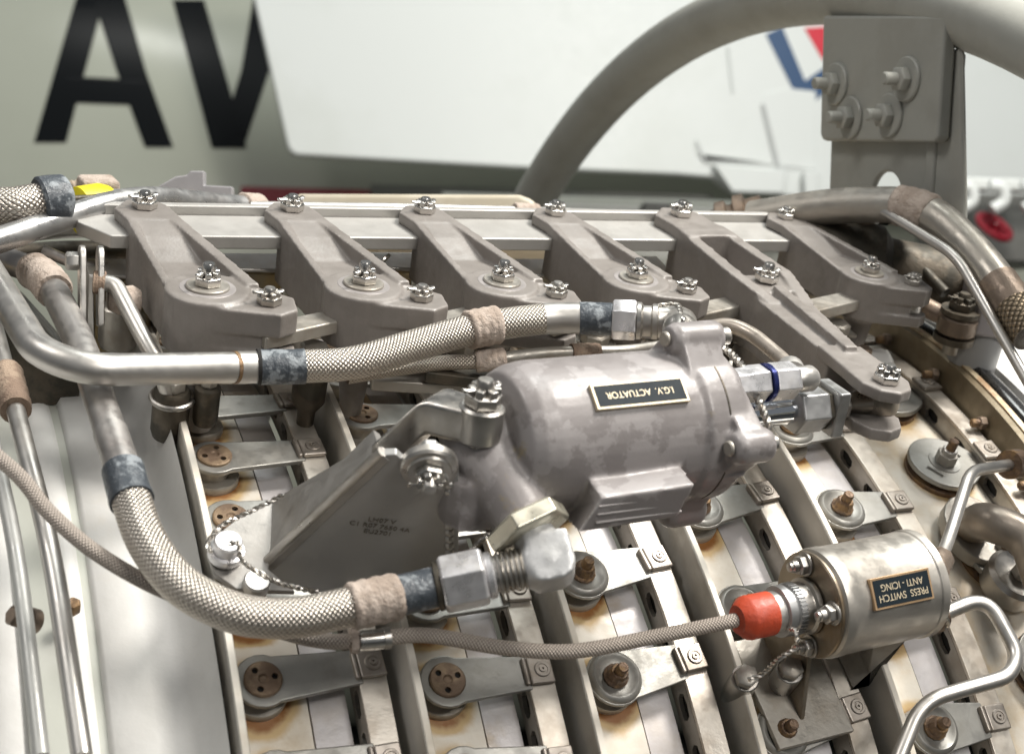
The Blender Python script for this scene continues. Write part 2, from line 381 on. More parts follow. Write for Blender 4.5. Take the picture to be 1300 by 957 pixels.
# gold brown front wall with its bolts, worn rim and black seal
link('front_wall', B().ring([(6.13, 4.7), (6.14, 5.22), (6.16, 5.375), (6.2, 5.39), (6.205, 4.7)], T0, T1, .7), mt('tan stained wall', (.30, .245, .165), .3, .45, (.22, .175, .11), 2), casing, ang=25)
link('front_rim', B().ring([(6.206, 5.2), (6.206, 5.405), (6.245, 5.415), (6.26, 5.2)], T0, T1, .7), mt('worn yellow rim', (.6, .5, .34), .3, .4, (.45, .3, .18), 4), casing)
link('front_seal', B().ring([(6.26, 5.1), (6.265, 5.40), (6.3, 5.43), (6.42, 5.40), (6.5, 5.34), (6.52, 5.1)], T0, T1, .7), SEAL, casing, ang=60)
link('front_cowl', B().ring([(6.52, 5.0), (6.53, 5.38), (6.7, 5.40), (7.4, 5.42), (8.2, 5.3), (8.6, 4.9), (8.6, 4.6)], T0, T1, .7), WHITEC, casing, ang=60)
for i in range(6):
    t = 12.5+7.4*i; F = frame(CP(6.125, 5.24, t), (0, 0, 1), (-1, 0, 0))
    hb = hexbolt('flange_bolt', F, .052, .06, BROWN, casing)
    link('bolt_end', B().lathe(F, [(.034, .05), (.034, .11), (.026, .12), (0, .12)], 12), RUST, hb)
# rear: plain cone and the intermediate casing to the left of the first flange
link('rear_cone', B().ring([(-.46, 4.5), (-.45, 4.90), (-.42, 4.955), (-.2, 4.965), (-.08, 4.98), (.0, 5.04), (.06, 5.16), (.105, 5.33), (.112, 4.7)], T0, T1, .7), WHITEC, casing, ang=60)
link('rear_land', B().ring([(-.86, 4.4), (-.85, 4.86), (-.8, 4.885), (-.5, 4.89), (-.44, 4.9), (-.43, 4.4)], T0, T1, .7), mt('land enamel with painted shade', (.50, .51, .455), 0, .48, (.56, .56, .52), 1.2, .4, .8, .05, 20), casing, ang=60)  # grey green of the land is painted shade, standing in for shadow on white
link('rear_casing', B().ring([(-4, 4.5), (-4, 4.9), (-1.7, 4.9), (-1.6, 4.95), (-1.48, 4.955), (-1.35, 4.9), (-.95, 4.84), (-.85, 4.82), (-.84, 4.4)], T0, T1, .7), WHITEC, casing, ang=60)
link('casing_bead', B().ring([(-.66, 4.86), (-.64, 4.9), (-.61, 4.915), (-.57, 4.92), (-.53, 4.915), (-.5, 4.9), (-.48, 4.86)], T0, T1, .7), WHITEC, casing, ang=60)

# ------------------------------------------------------------------ unison rings, slots cut through their webs
def unison(k, Xa, Xb, rt, row):
    _, _, bt, bp, *_ = ROWS[row]
    n = ['first', 'second', 'third', 'fourth', 'fifth', 'sixth'][k]
    o = thing('unison_ring', f'sandy metal channel ring with slotted web, {n} from the left round the casing', 'unison ring', Vec((Xa, 0, 0)), 'unison rings round the casing')
    link('ring_top', B().ring([(Xa, rt-.028), (Xa, rt), (Xb, rt), (Xb, rt-.028)], T0, T1, .7), SANDY, o, bevel=.006)
    link('ring_back', B().ring([(Xb-.03, 4.96), (Xb-.03, rt-.03), (Xb-.001, rt-.03), (Xb-.001, 4.96)], T0, T1, .7), DULL, o)
    b = B(); lo, hi = 4.96, rt-.029; cuts = []
    t = bt-bp*6
    while t < T1-6:
        if t > T0+6: cuts += [t-bp*.27, t+bp*.27]
        t += bp
    hw = .085/5*57.3; N = 8; ts = T0
    def strip(a, c):
        m_ = max(1, int((c-a)/.8))
        for i in range(m_):
            p, q = a+(c-a)*i/m_, a+(c-a)*(i+1)/m_
            for X, f in ((Xa+.001, 1), (Xa+.03, -1)): b.poly([CP(X, lo, p), CP(X, lo, q), CP(X, hi, q), CP(X, hi, p)])
    for c in cuts:
        w = hw*1.35; strip(ts, c-w); ts = c+w; mid = (lo+hi)/2+.005; hh = .048
        out = [(-w, lo), (0, lo), (w, lo), (w, mid), (w, hi), (0, hi), (-w, hi), (-w, mid)]
        rim = []
        for i in range(8):
            a = R(225+45*i); rim.append((hw*(abs(math.cos(a))**.6)*math.copysign(1, math.cos(a)) if abs(math.cos(a)) > 1e-6 else 0, mid+hh*(abs(math.sin(a))**.8)*math.copysign(1, math.sin(a))))
        for i in range(8):
            j = (i+1) % 8; P = lambda q, X: CP(X, q[1], c+q[0])
            b.poly([P(out[i], Xa+.001), P(out[j], Xa+.001), P(rim[j], Xa+.001), P(rim[i], Xa+.001)])
            b.poly([P(rim[i], Xa+.001), P(rim[j], Xa+.001), P(rim[j], Xa+.03), P(rim[i], Xa+.03)])
    strip(ts, T1); bmesh.ops.remove_doubles(b.bm, verts=b.bm.verts[:], dist=1e-4)
    link('slotted_web', b, DULL, o, recalc=False, flat=True)
    link('slot_shade', B().ring([(Xa+.036, 4.96), (Xa+.036, rt-.03), (Xb-.034, rt-.03), (Xb-.034, 4.96)], T0, T1, 1.5), BLACK, o)  # black ring added behind the web to paint the slots' inner shade
for k in range(5): unison(k, k+.91, k+1.075, 5.17, k)
unison(5, 5.945, 6.105, 5.17, 5)

# ------------------------------------------------------------------ vane arms
def bool_cut(o, b):
    me = bpy.data.meshes.new('c'); bmesh.ops.recalc_face_normals(b.bm, faces=b.bm.faces[:]); b.bm.transform(Mat.Scale(S, 4)); b.bm.to_mesh(me); b.bm.free()
    t = bpy.data.objects.new('c', me); col.objects.link(t); t.parent = o.parent; t.matrix_parent_inverse = o.matrix_parent_inverse
    q = o.modifiers.new('b', 'BOOLEAN'); q.object = t; q.solver = 'EXACT'; o.modifiers.move(len(o.modifiers)-1, 0)
    dg = bpy.context.evaluated_depsgraph_get(); me2 = bpy.data.meshes.new_from_object(o.evaluated_get(dg)); o.modifiers.clear(); o.data = me2
    bpy.data.objects.remove(t)
def arm_outline(r, L, w, n=14, a0=60):   # round head at the origin drawn out into a strap
    pts = [(r*math.cos(R(a0+(360-2*a0)*i/n)), r*math.sin(R(a0+(360-2*a0)*i/n))) for i in range(n+1)]
    return pts+[(L, -w), (L, w)]
def make_arm(kind, L, F, label):
    a = thing('vane_arm', label, 'vane arm', F, 'vane arms round the casing'); K = dict(parent=a, local=True)
    if kind != 3:
        link('bush', B().lathe(I4, [(.165, -.01), (.168, .035), (.16, .05), (.1, .052), (.1, .13), (0, .13)], 28), DULL, **K)
        Z = .145
        if kind == 1:
            p = link('strap', B().prism(I4, arm_outline(.16, L-.07, .105), Z, Z+.035), ARMM, bevel=.01, **K)
            d = link('cap_disc', B().lathe(I4, [(.108, Z+.03), (.108, Z+.05), (.1, Z+.056), (.03, Z+.056), (.02, Z+.047), (0, Z+.047)], 26), mt('rust browned disc', (.17, .115, .078), .45, .55, (.27, .195, .125), 8, .42, .62, .3, 30), **K) if kind not in DISC else None
            if d:
                c = B()
                for i in range(3): c.cyl(Mat.Translation((.066*math.cos(R(120*i+35)), .066*math.sin(R(120*i+35)), 0)), .019, Z+.02, Z+.1, 12)
                bool_cut(d, c); d.data.polygons.foreach_set('use_smooth', [False]*len(d.data.polygons))
                h = B()
                for i in range(3): h.cyl(Mat.Translation((.066*math.cos(R(120*i+35)), .066*math.sin(R(120*i+35)), 0)), .0188, Z+.022, Z+.036, 12)
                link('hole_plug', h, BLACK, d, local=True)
        else:
            p = link('strap', B().prism(I4, arm_outline(.18, L-.07, .115), Z, Z+.026), ARMM, bevel=.008, **K)
            link('cup', B().lathe(I4, [(.172, Z+.02), (.17, Z+.03), (.155, Z+.05), (.14, Z+.056), (.125, Z+.05), (.105, Z+.034), (.05, Z+.031), (0, Z+.031)], 34), ARMM, **K)
            n = link('stud_nut', B().lathe(I4, [(.078, Z+.03), (.08, Z+.05), (.066, Z+.062), (.06, Z+.1), (.05, Z+.115), (.034, Z+.115)], 12), RUST, ang=25, **K)
            link('stud', B().lathe(I4, [(.036, Z+.1), (.036, Z+.165), (.03, Z+.175), (0, Z+.175)], 14), RUST, n, local=True)
        link('clip', B().box(Mat.Translation((L, 0, Z+.045)), (-.085, .07), (-.085, .085), (-.012, .018)).box(Mat.Translation((L-.085, 0, Z+.02)), (-.03, .0), (-.085, .085), (-.05, .043)), STEELD, bevel=.012, **K)
        rv_ = link('rivet', B().lathe(Mat.Translation((L+.0, 0, Z+.06)), [(.048, 0), (.05, .008), (.045, .013), (.033, .013), (.03, .008), (.022, .008), (.02, .018), (.008, .018), (.006, .004), (0, .004)], 20), STEELD, ang=30, **K)
    else:
        link('bush', B().lathe(I4, [(.262, -.01), (.266, .03), (.22, .05), (0, .05)], 30), RUST, **K)
        Z = .07; out = [(.27*math.cos(R(50+260*i/20)), .27*math.sin(R(50+260*i/20))) for i in range(21)]+[(.24, -.16), (L-.09, -.085), (L-.09, .085), (.24, .16)]
        p = link('oval_plate', B().prism(I4, out, Z, Z+.045), ARMM, bevel=.014, **K)
        c = B()
        for s in (1, -1): c.box(Mat.Rotation(R(-58), 4, 'Z') @ Mat.Translation((0, .165*s, Z+.05)), (-.06, .06), (-.015, .015), (-.03, .05))
        bool_cut(p, c)
        link('raised_cup', B().lathe(I4, [(.125, Z+.04), (.12, Z+.052), (.1, Z+.05), (0, Z+.05)], 26), ARMM, **K)
        n = hexbolt('stud_nut', Mat.Translation((0, 0, Z+.05)), .08, .08, DULL, a, True, False)
        link('collar', B().cyl(Mat.Translation((0, 0, Z+.12)), .055, 0, .05, 20, .006), STEEL, n, local=True)
        link('stud', B().cyl(Mat.Translation((0, 0, Z+.15)), .036, 0, .1, 16, .006), RUST, n, local=True)
        link('clip', B().box(Mat.Translation((L, 0, .19)), (-.1, .075), (-.09, .09), (-.012, .018)), STEELD, bevel=.012, **K)
        link('rivet', B().lathe(Mat.Translation((L, 0, .206)), [(.05, 0), (.052, .008), (.045, .013), (.033, .013), (.03, .008), (.022, .008), (.02, .018), (.008, .018), (.006, .004), (0, .004)], 20), STEELD, ang=30, **K)
    learn(a); return a
DISC = ()
STEELD = mt('grey brown clip steel', (.40, .36, .32), .75, .42, (.3, .26, .22), 5, .45, .65)
KIND = {1: 'vane arm with rusty three-hole disc', 2: 'dished vane arm with rusty stud nut', 3: 'oval slotted vane arm with hex nut'}
first = {}
for row, (bx, cx, bt, bp, i0, i1, kind, skew) in enumerate(ROWS):
    vis = [i for i in range(i0, i1+1)]; base = None
    for n, i in enumerate(vis):
        t = bt+bp*i; F = CF(bx, 5.0, t, skew)
        nm = ['first', 'second', 'third', 'fourth', 'fifth', 'sixth'][row]
        lb = f'{KIND[kind]}, {ORD[n]} down in the {nm} row from the left'
        if base is None: base = make_arm(kind, (cx-bx)/math.cos(R(skew)), F, lb)
        else:
            c = dup(base, F, lb)
            for ch in c.children:
                if ch.name.split('.')[0] in ('cap_disc', 'stud_nut'): ch.rotation_euler.z = random.uniform(-2, 2)
# ================================================================== LINKAGE
rail = thing('actuation_rail', 'long pale grey channel rail joining the back ends of all six levers', 'rail', M(2.5, -.6, 6.05))
F = M(0, 0, 0)
FR = frame(M(0, -.65, 6.1), (1, 0, 0), NN)       # x along engine, y away from the camera, z out of the linkage plane
link('rail_bed', B().prism(FR @ Mat.Rotation(R(0), 4, 'X'), [(-.3, .12), (-.3, -.05), (-.12, -.3), (5.35, -.3), (5.35, .12)], -.13, -.035), RAILM, rail, bevel=.012)
link('rail_rib', B().box(FR, (-.24, 5.35), (.13, .2), (-.13, .028)), RAILM, rail, bevel=.012)
link('rail_lip', B().box(FR, (-.24, 5.35), (.201, .30), (-.1, -.01)), RAILM, rail, bevel=.012)

def rect(b, F, x, y, z): b.box(F, x, y, z)
def make_lever(F, label):
    a = thing('bellcrank_lever', label, 'lever', F, 'bellcrank levers along the rail'); b = B(); bx, bv = .2, 1.22
    L = [(-.2, -.12), (-.19, .1), (.0, .2), (.18, .1), (.21, -.1), (.17, -.28), (-.15, -.32)]
    # local y points away from the camera: v = -y
    tabp = [(-.2, .0), (-.1, .17), (.1, .17), (.17, .05), (.22, -.22), (-.15, -.22)]
    b.prism(I4, tabp, -.035, .055)
    P = [((-.15, -.22), (.22, -.22), .05), ((-.12, -.42), (.29, -.42), .0), ((-.09, -.66), (.37, -.66), -.09), ((-.045, -bv), (.52, -bv), -.055)]
    for (l0, r0, z0), (l1, r1, z1) in zip(P, P[1:]):
        e = .004; q = [(*l0, -.4), (*r0, -.4), (r1[0], r1[1]-e, -.4), (l1[0], l1[1]-e, -.4)]; b.prism(I4, q, 0, 0, [(*l0, z0), (*r0, z0), (r1[0], r1[1]-e, z1), (l1[0], l1[1]-e, z1)])
    for (x0, y0), (x1, y1), t, z0, z1 in (((-.15, -.22), (-.045, -bv), .055, .05, -.05), ((.22, -.22), (.53, -bv+.02), -.085, .055, -.02)):
        b.prism(I4, [(x0, y0, -.4), (x0+t, y0, -.4), (x1+t, y1, -.4), (x1, y1, -.4)], 0, 0, [(x0, y0, z0), (x0+t, y0, z0), (x1+t, y1, z1), (x1, y1, z1)])
    Fb = Mat.Translation((bx, -bv, 0)); b.lathe(Fb, [(.25, -.42), (.265, -.4), (.265, -.05), (.255, -.035), (0, -.035)], 30)
    b.prism(I4, [(bx+.05, -bv+.3), (bx+.33, -bv+.08), (bx+.52, -bv-.1), (bx+.50, -bv-.3), (bx+.38, -bv-.38), (bx-.1, -bv-.24)], -.22, -.06)
    b.prism(I4, [(bx+.05, -bv+.3), (bx+.33, -bv+.08), (bx+.52, -bv-.1), (bx+.50, -bv-.3), (bx+.38, -bv-.38), (bx-.1, -bv-.24)], -.42, -.32)
    b.prism(I4, [(bx+.0, -bv+.3), (bx+.3, -bv+.1), (bx+.3, -bv-.33), (bx-.1, -bv-.24)], -.42, -.06)
    cast('lever_body', b, CAST, a, .0115, 4, True)
    castle_nut(Mat.Translation((.0, 0, .055)), .088, a, local=True, rot=20)
    link('spot_face', B().cyl(Mat.Translation((bx, -bv, -.05)), .175, 0, .018, 30, .004), CASTL, a, local=True)
    castle_nut(Mat.Translation((bx, -bv, -.035)), .088, a, washer=.135, local=True, rot=50, stub=1.2)
    castle_nut(Mat.Translation((bx+.34, -bv-.2, -.06)), .08, a, STEEL, local=True, rot=10)
    link('link_eye', B().cyl(Mat.Translation((bx+.36, -bv-.2, 0)), .12, -.31, -.23, 24, .01), STEEL, a, local=True)
    link('spindle', B().lathe(Mat.Translation((bx, -bv, 0)), [(.07, -1.0), (.1, -.72), (.13, -.5), (.16, -.46), (.16, -.40)], 22), CAST, a, local=True)
    learn(a); return a
CASTL = mt('machined casting face', (.36, .335, .325), .3, .4)
LX = [.14, 1.15, 2.12, 3.14, 5.12]
LL = ['first bellcrank lever from the left, standing clear above the steel tube', 'second bellcrank lever from the left, its nose behind the braided hose', 'third bellcrank lever from the left, behind the felt clip', 'fourth bellcrank lever from the left, behind the hose elbow', 'rightmost short bellcrank lever on the rail, beyond the long master lever']
base = None
LS = [1, .97, .94, .90, .82]   # the stages, and their levers, get smaller towards the right
for X, lb, ls in zip(LX, LL, LS):
    F = MF(X, -.65, 6.1) @ Mat.Scale(ls, 4)
    if base is None: base = make_lever(F, 'grey '+lb)
    else: dup(base, F, 'grey '+lb)

ml = thing('master_lever', 'long grey master lever joining the rail to the actuator rod', 'lever', MF(4.19, -.65, 6.1)); b = B()
tip = (-.02, -2.93); K = dict(local=True)
b.prism(I4, [(-.21, .02), (-.08, .19), (.12, .19), (.19, .05), (.24, -.3), (-.14, -.34)], -.045, .055)
b.prism(I4, [(-.17, -.2), (.25, -.2), (.40, -1.0), (.36, -1.35), (.0, -1.5), (-.12, -1.0)], -.46, -.18)
b.prism(I4, [(-.17, -.2), (.25, -.2), (.28, -.42), (-.14, -.44)], -.40, .05)
for x0, y0, z0, x1, y1, z1, w in ((-.17, -.2, .05, -.12, -1.05, .0, .1), (.16, -.2, .05, .30, -1.05, 0, .1), (-.12, -1.05, 0, -.03, -1.5, -.05, .1), (.30, -1.05, 0, .24, -1.5, -.06, .1)):
    b.prism(I4, [(x0, y0, -.46), (x0+w, y0, -.46), (x1+w, y1, -.46), (x1, y1, -.46)], 0, 0, [(x0, y0, z0), (x0+w, y0, z0), (x1+w, y1, z1), (x1, y1, z1)])
b.prism(I4, [(-.12, -1.0), (.40, -1.0), (.36, -1.3), (-.04, -1.36)], -.46, -.04)
b.prism(I4, [(-.06, -1.3, -.46), (.36, -1.28, -.46), (.12, -2.55, -.36), (-.16, -2.5, -.36)], 0, 0, [(-.06, -1.3, -.07), (.36, -1.28, -.07), (.12, -2.55, .0), (-.16, -2.5, .0)])
b.prism(I4, [(.1, -1.3, -.2), (.18, -1.3, -.2), (.04, -2.5, -.2), (-.05, -2.5, -.2)], 0, 0, [(.1, -1.3, .0), (.18, -1.3, .0), (.04, -2.5, .06), (-.05, -2.5, .06)])
for z0, z1 in ((-.06, .02), (-.32, -.24)):
    b.prism(I4, [(-.17, -2.35), (.13, -2.4), (.15, -2.93), (.09, -3.05), (-.02, -3.10), (-.13, -3.05), (-.19, -2.93)], z0, z1)
cast('lever_body', b, CAST, ml, .0115, 4, True)
castle_nut(Mat.Translation((0, 0, .055)), .088, ml, rot=20, **K)
castle_nut(Mat.Translation((.14, -1.14, -.03)), .088, ml, rot=0, stub=1, **K)
castle_nut(Mat.Translation((.36, -1.36, -.19)), .075, ml, STEEL, rot=30, **K)
castle_nut(Mat.Translation((-.02, -2.93, .018)), .088, ml, BRIGHT, rot=15, pin=False, **K)
link('spindle', B().lathe(Mat.Translation((.14, -1.14, 0)), [(.07, -1.0), (.13, -.6), (.16, -.45), (.16, -.40)], 22), CAST, ml, **K)
link('dowel_hole', B().cyl(Mat.Translation((-.085, -1.28, -.3)) @ Mat.Rotation(R(-90), 4, 'Y'), .022, 0, .03, 12), BLACK, ml, **K)

# links from the levers down to the unison rings, and their bearing posts
for k, X in enumerate((.14, 1.15, 2.12, 3.14, 4.19, 5.12)):
    if k == 5: break
    nm = ['first', 'second', 'third', 'fourth', 'fifth', 'sixth'][k]
    ls = (1, .97, .94, .9, .86, .82)[k]; p0 = M(X+.55*ls, -.65+1.45*ls, 6.1-.26*ls); p1 = CP(k+1.02, 5.52, 22.8-k*.5)
    l = thing('turnbuckle_link', f'flat steel link under the nose of the {nm} lever from the left', 'link', p0, 'links between levers and unison rings')
    d = p1-p0; Fl = frame(p0, d, NN); Ln = d.length
    link('link_bar', B().prism(Fl, [(-.1, -.1), (Ln, -.09), (Ln+.08, 0), (Ln, .09), (-.1, .1)], -.045, .045), DULL, l, bevel=.015)
    t = thing('bearing_post', f'dark steel bearing post with hex cap below the {nm} lever', 'post', CP(k+1.02, 5.2, 22.8-k*.5), 'bearing posts on the unison rings')
    Fp = CF(k+1.02, 5.15, 22.8-k*.5)
    link('post_body', B().lathe(Fp, [(.05, -.1), (.06, .12), (.11, .2), (.115, .5), (.1, .52), (.0, .52)], 22), DARK, t)
    h = hexbolt('hex_cap', Fp @ Mat.Translation((0, 0, .52)), .10, .09, DULL, t)
    link('lock_tab', B().box(Fp @ Mat.Translation((0, 0, .5)), (-.1, .16), (-.05, .05), (-.0, .02)), DULL, t)
# long cross bars seen below the hose between the second and third stages
for i, (a, c, w) in enumerate((((392, 408, 5.62), (520, 436, 5.55), .1), ((470, 478, 5.6), (640, 508, 5.5), .1), ((540, 470, 5.7), (640, 520, 5.5), .08), ((395, 470, 5.66), (520, 472, 5.6), .07), ((235, 475, 5.6), (400, 478, 5.55), .07))):
    p0, p1 = onR(*a), onR(*c); d = p1-p0; Fl = frame(p0, d, (0, -.35, .93))
    one('cross_bar', ['long flat bar sloping down to the right between first and second levers', 'flat steel bar sloping down towards the actuator trunnion nut', 'narrow bar crossing just left of the actuator cap', 'short pale bar right under the thin braided hose', 'pale flat bar under the hose collar on the left'][i], 'bar', B().box(Fl, (0, d.length), (-w, w), (-.05, .03)), (DULL, DULL, DARK, ALU, DULL)[i], bevel=.012)

# sheet brackets with bushes and locking wire standing behind the levers
def gold_bracket(F, label):
    g = thing('sheet_bracket', label, 'bracket', F, 'sheet brackets behind the levers'); K = dict(parent=g, local=True)
    link('bridge_plate', B().prism(I4, [(-.3, -.1), (.26, -.14), (.3, .2), (-.3, .2)], 0, .03), ALU, bevel=.012, **K)
    link('bent_leg', B().prism(Mat.Translation((0, 0, 0)), [(-.3, -.1, -.6), (-.24, -.13, -.6), (-.24, .2, -.6), (-.3, .2, -.6)], 0, 0, [(-.3, -.1, .02), (-.27, -.11, .02), (-.27, .2, .02), (-.3, .2, .02)]), ALU, bevel=.01, **K)
    link('bent_leg', B().prism(I4, [(.12, -.16, -.55), (.15, -.16, -.55), (.15, .2, -.55), (.12, .2, -.55)], 0, 0, [(.22, -.14, .02), (.26, -.14, .02), (.3, .2, .02), (.26, .2, .02)]), ALU, bevel=.01, **K)
    link('gold_box', B().box(Mat.Translation((0, .12, 0)), (-.25, .15), (-.1, .08), (-.6, -.05)), GOLD, bevel=.03, **K)
    for x in (-.16, .03):
        bu = link('bush', B().lathe(Mat.Translation((x, .01, -.32)) @ Mat.Rotation(R(90), 4, 'X'), [(.07, 0), (.07, .05), (.035, .05), (.035, .0)], 18, True), CREAM, **K)
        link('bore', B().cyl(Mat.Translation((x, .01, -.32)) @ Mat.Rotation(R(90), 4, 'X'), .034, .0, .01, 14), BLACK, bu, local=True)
    learn(g); return g
gb = None
for k, (u, v) in enumerate(((165, 338), (335, 330), (500, 328), (658, 336), (800, 332))):
    F = frame(onN(u+3, v+9, 5.74), (1, 0, 0), NN); lb = 'gold and silver sheet bracket with white bushes '+['left of the first lever', 'between the first and second levers', 'between the second and third levers', 'between the third and fourth levers', 'left of the long master lever'][k]
    if gb is None: gb = gold_bracket(F, lb)
    else: dup(gb, F, lb)
wire([onN(300, 345, 5.85), onN(308, 352, 5.9), onN(318, 372, 5.85), onN(335, 385, 5.8)], 'loop of locking wire right of the first lever')
wire([onN(466, 338, 5.8), onN(482, 345, 5.86), onN(487, 332, 5.9), onN(494, 324, 5.9)], 'twist of locking wire hanging off the bracket right of the second lever')
wire([onN(634, 338, 5.8), onN(640, 335, 5.9), onN(650, 343, 5.85), onN(655, 356, 5.8)], 'twist of locking wire on the bracket right of the third lever')

o = thing('white_end_cap', 'white rounded end cap with two brown bolts beyond the tip of the master lever', 'end cap', onR(1112, 468, 5.35)); p = onR(1098, 470, 5.3); Q = frame(p, (0, p.y, p.z), (1, -.35, .05))
link('cap', B().lathe(Q, [(.16, -.3), (.165, .12), (.15, .17), (.1, .2), (0, .21)], 26), WHITEC, o)
for u, v in ((1083, 452), (1096, 450)):
    p = onR(u, v, 5.52); hexbolt('hex', frame(p, (1, 0, 0), (0, p.y, p.z)), .06, .06, BROWN, o)
# ================================================================== ACTUATOR
A0, A1 = M(1.63, 2.43, 5.9), M(4.14, 2.13, 5.9)
AF = frame(A0, A1-A0, NN); AL = (A1-A0).length
AX = AF @ Mat.Rotation(R(90), 4, 'Y')          # lathe frame along the rod
act = thing('actuator', 'blotchy grey cast actuator cylinder with a black name plate upside down on it', 'actuator', AF)
def afx(y, z): return AF @ Mat.Translation((0, y, z)) @ Mat.Rotation(R(90), 4, 'Y')
b = B()
b.lathe(AX, [(0, -.07), (.3, -.06), (.385, -.02), (.42, .05), (.435, .14), (.435, 1.3), (0, 1.3)], 48)
b.lathe(AX, [(0, 1.03), (.42, 1.03), (.46, 1.09), (.46, 1.32), (.43, 1.35), (0, 1.35)], 48)
for y, z, r, x0, x1 in ((.03, .52, .10, 1.0, 1.34), (-.5, .08, .10, 1.18, 1.43), (.42, -.2, .12, 1.04, 1.38), (-.14, -.5, .11, 1.06, 1.32)):
    b.lathe(afx(y, z), [(0, x0-.02), (r*.8, x0), (r, x0+.04), (r, x1-.03), (r*.85, x1), (0, x1)], 20)
    b.prism(afx(0, 0) @ Mat.Rotation(0, 4, 'Z'), [(0, .05), (0, -.05), (-z*1.0-.04, y*1.0), (-z*1.0+.04, y*1.0)], x0+.02, x1-.06)
    b.prism(afx(0, 0), [(-.42*math.sin(math.atan2(z, y)+1.15), .42*math.cos(math.atan2(z, y)+1.15)), (-z-.09*math.sin(math.atan2(z, y)+1.2), y+.09*math.cos(math.atan2(z, y)+1.2)), (-z-.09*math.sin(math.atan2(z, y)-1.2), y+.09*math.cos(math.atan2(z, y)-1.2)), (-.42*math.sin(math.atan2(z, y)-1.15), .42*math.cos(math.atan2(z, y)-1.15))], x0+.03, x1-.05)
    for k in range(3):
        q = .86-.1*k; b.lathe(afx(y*q, z*q), [(0, x0-.0-.05*k), (r, x0+.05), (r, x1-.04), (0, x1-.03)], 16)
b.lathe(afx(-.06, .23), [(0, 1.2), (.15, 1.25), (.145, 1.40), (.13, 1.43), (0, 1.43)], 24)
b.lathe(afx(0, -.02), [(0, 1.2), (.2, 1.2), (.19, 1.37), (0, 1.38)], 24)
b.prism(AF, [(.2, -.58, -.28), (.82, -.6, -.26), (.96, -.2, -.38), (.3, -.2, -.38)], 0, 0, [(.3, -.6, -.07), (.88, -.62, -.05), (.92, -.2, -.0), (.3, -.2, -.0)])
b.prism(AF, [(.95, -.36, -.2), (1.34, -.48, -.12), (1.32, -.1, -.45), (.95, -.1, -.45)], 0, 0, [(.95, -.3, .1), (1.34, -.4, .0), (1.32, -.1, .1), (.95, -.1, .1)])
pe = Vec((-.05, -.42, -.26)); ps = Vec((-.15, .0, .0))
b.bar(AF @ ps, AF @ pe, .20, 24, .165); b.ball(AF @ ps, .22); b.bar(AF @ Vec((-.06, .05, -.02)), AF @ Vec((-.04, -.3, -.2)), .24, 24, .19)
b.lathe(AF @ Mat.Translation((-.22, -.10, 0)), [(0, -.42), (.16, -.40), (.18, -.3), (.18, -.16), (.165, -.12), (.10, -.12), (.09, -.2), (0, -.2)], 28)
b.prism(AF, [(-.34, -.24), (-.06, -.26), (.06, .1), (-.3, .12)], -.40, -.2)
b.box(AF @ Mat.Rotation(R(-20), 4, 'Z'), (-.16, .04), (-.08, .12), (-.08, .12))
cast('housing', b, BODY, act, .0125, 6)
for y, z, x in ((.03, .53, .98), (-.5, .08, 1.165), (-.12, .25, 1.435)):
    s = -1 if x < 1.5 else 1
    h = link('bolt_head', B().lathe(afx(y, z) @ Mat.Translation((0, 0, x)), [(.045, 0), (.045, .012*s), (.038, .02*s), (0, .02*s)], 18), DULL, act)
link('bolt_end', B().cyl(afx(.03, .52), .055, 1.33, 1.41, 14, .01), STEEL, act); link('bolt_end', B().cyl(afx(-.5, .08), .05, 1.42, 1.48, 14, .01), STEEL, act)
link('flange_gasket', B().cyl(AX, .463, 1.2, 1.21, 48), DARK, act)
for i in range(3): link('rib', B().box(AF, (.29, .84), (-.603, -.585), (-.23+.05*i, -.217+.05*i)), BODY, act, bevel=.006)
# rod and its end
rod = link('piston_rod', B().cyl(AX, .083, 1.3, 2.1, 32), CHROME, act)
link('rod_nut', B().lathe(AX, [(.12, 1.97), (.15, 1.985), (.15, 2.185), (.13, 2.2)], 6), SILVERG := mt('grey plated nut', (.42, .42, .42), .75, .38, (.36, .36, .35), 4), act, bevel=.012)
link('lock_ring', B().cyl(AX, .135, 2.195, 2.225, 6), DARK, act)
link('lock_plate', B().box(AF, (2.225, 2.31), (-.14, .1), (-.15, .15)), SILVERG, act, bevel=.015)
link('adjust_nut', B().lathe(AX, [(.09, 2.31), (.105, 2.32), (.105, 2.37), (.09, 2.385)], 8), STEEL, act, bevel=.01)
link('rod_eye', B().lathe(AX, [(.06, 2.33), (.06, 2.44), (.08, 2.5), (.09, 2.56)], 20).lathe(AF @ Mat.Translation((2.56+.1, 0, 0)), [(.09, -.085), (.125, -.075), (.14, 0), (.125, .075), (.09, .085)], 26), BROWNL := mt('bronze tinted rod eye', (.40, .35, .29), .9, .35, (.33, .29, .24), 4), act)
# port fitting at the top of the right hand end
PFX = afx(-.06, .17)
PFX = afx(-.06, .24) @ Mat.Translation((0, 0, -.2))
link('port_collar', B().lathe(PFX, [(.1, 1.62), (.105, 1.73), (.115, 1.77), (.115, 1.86), (.1, 1.87)], 6), SILVER, act, bevel=.008)
link('blue_ring', B().cyl(PFX, .116, 1.872, 1.9, 28), BLUEA, act)
link('port_nut', B().lathe(PFX, [(.1, 1.9), (.118, 1.91), (.118, 2.08), (.1, 2.09)], 6), SILVER, act, bevel=.008)
link('port_end', B().lathe(PFX, [(.075, 2.09), (.08, 2.1), (.08, 2.22), (.06, 2.25), (0, 2.25)], 20), ALU, act)
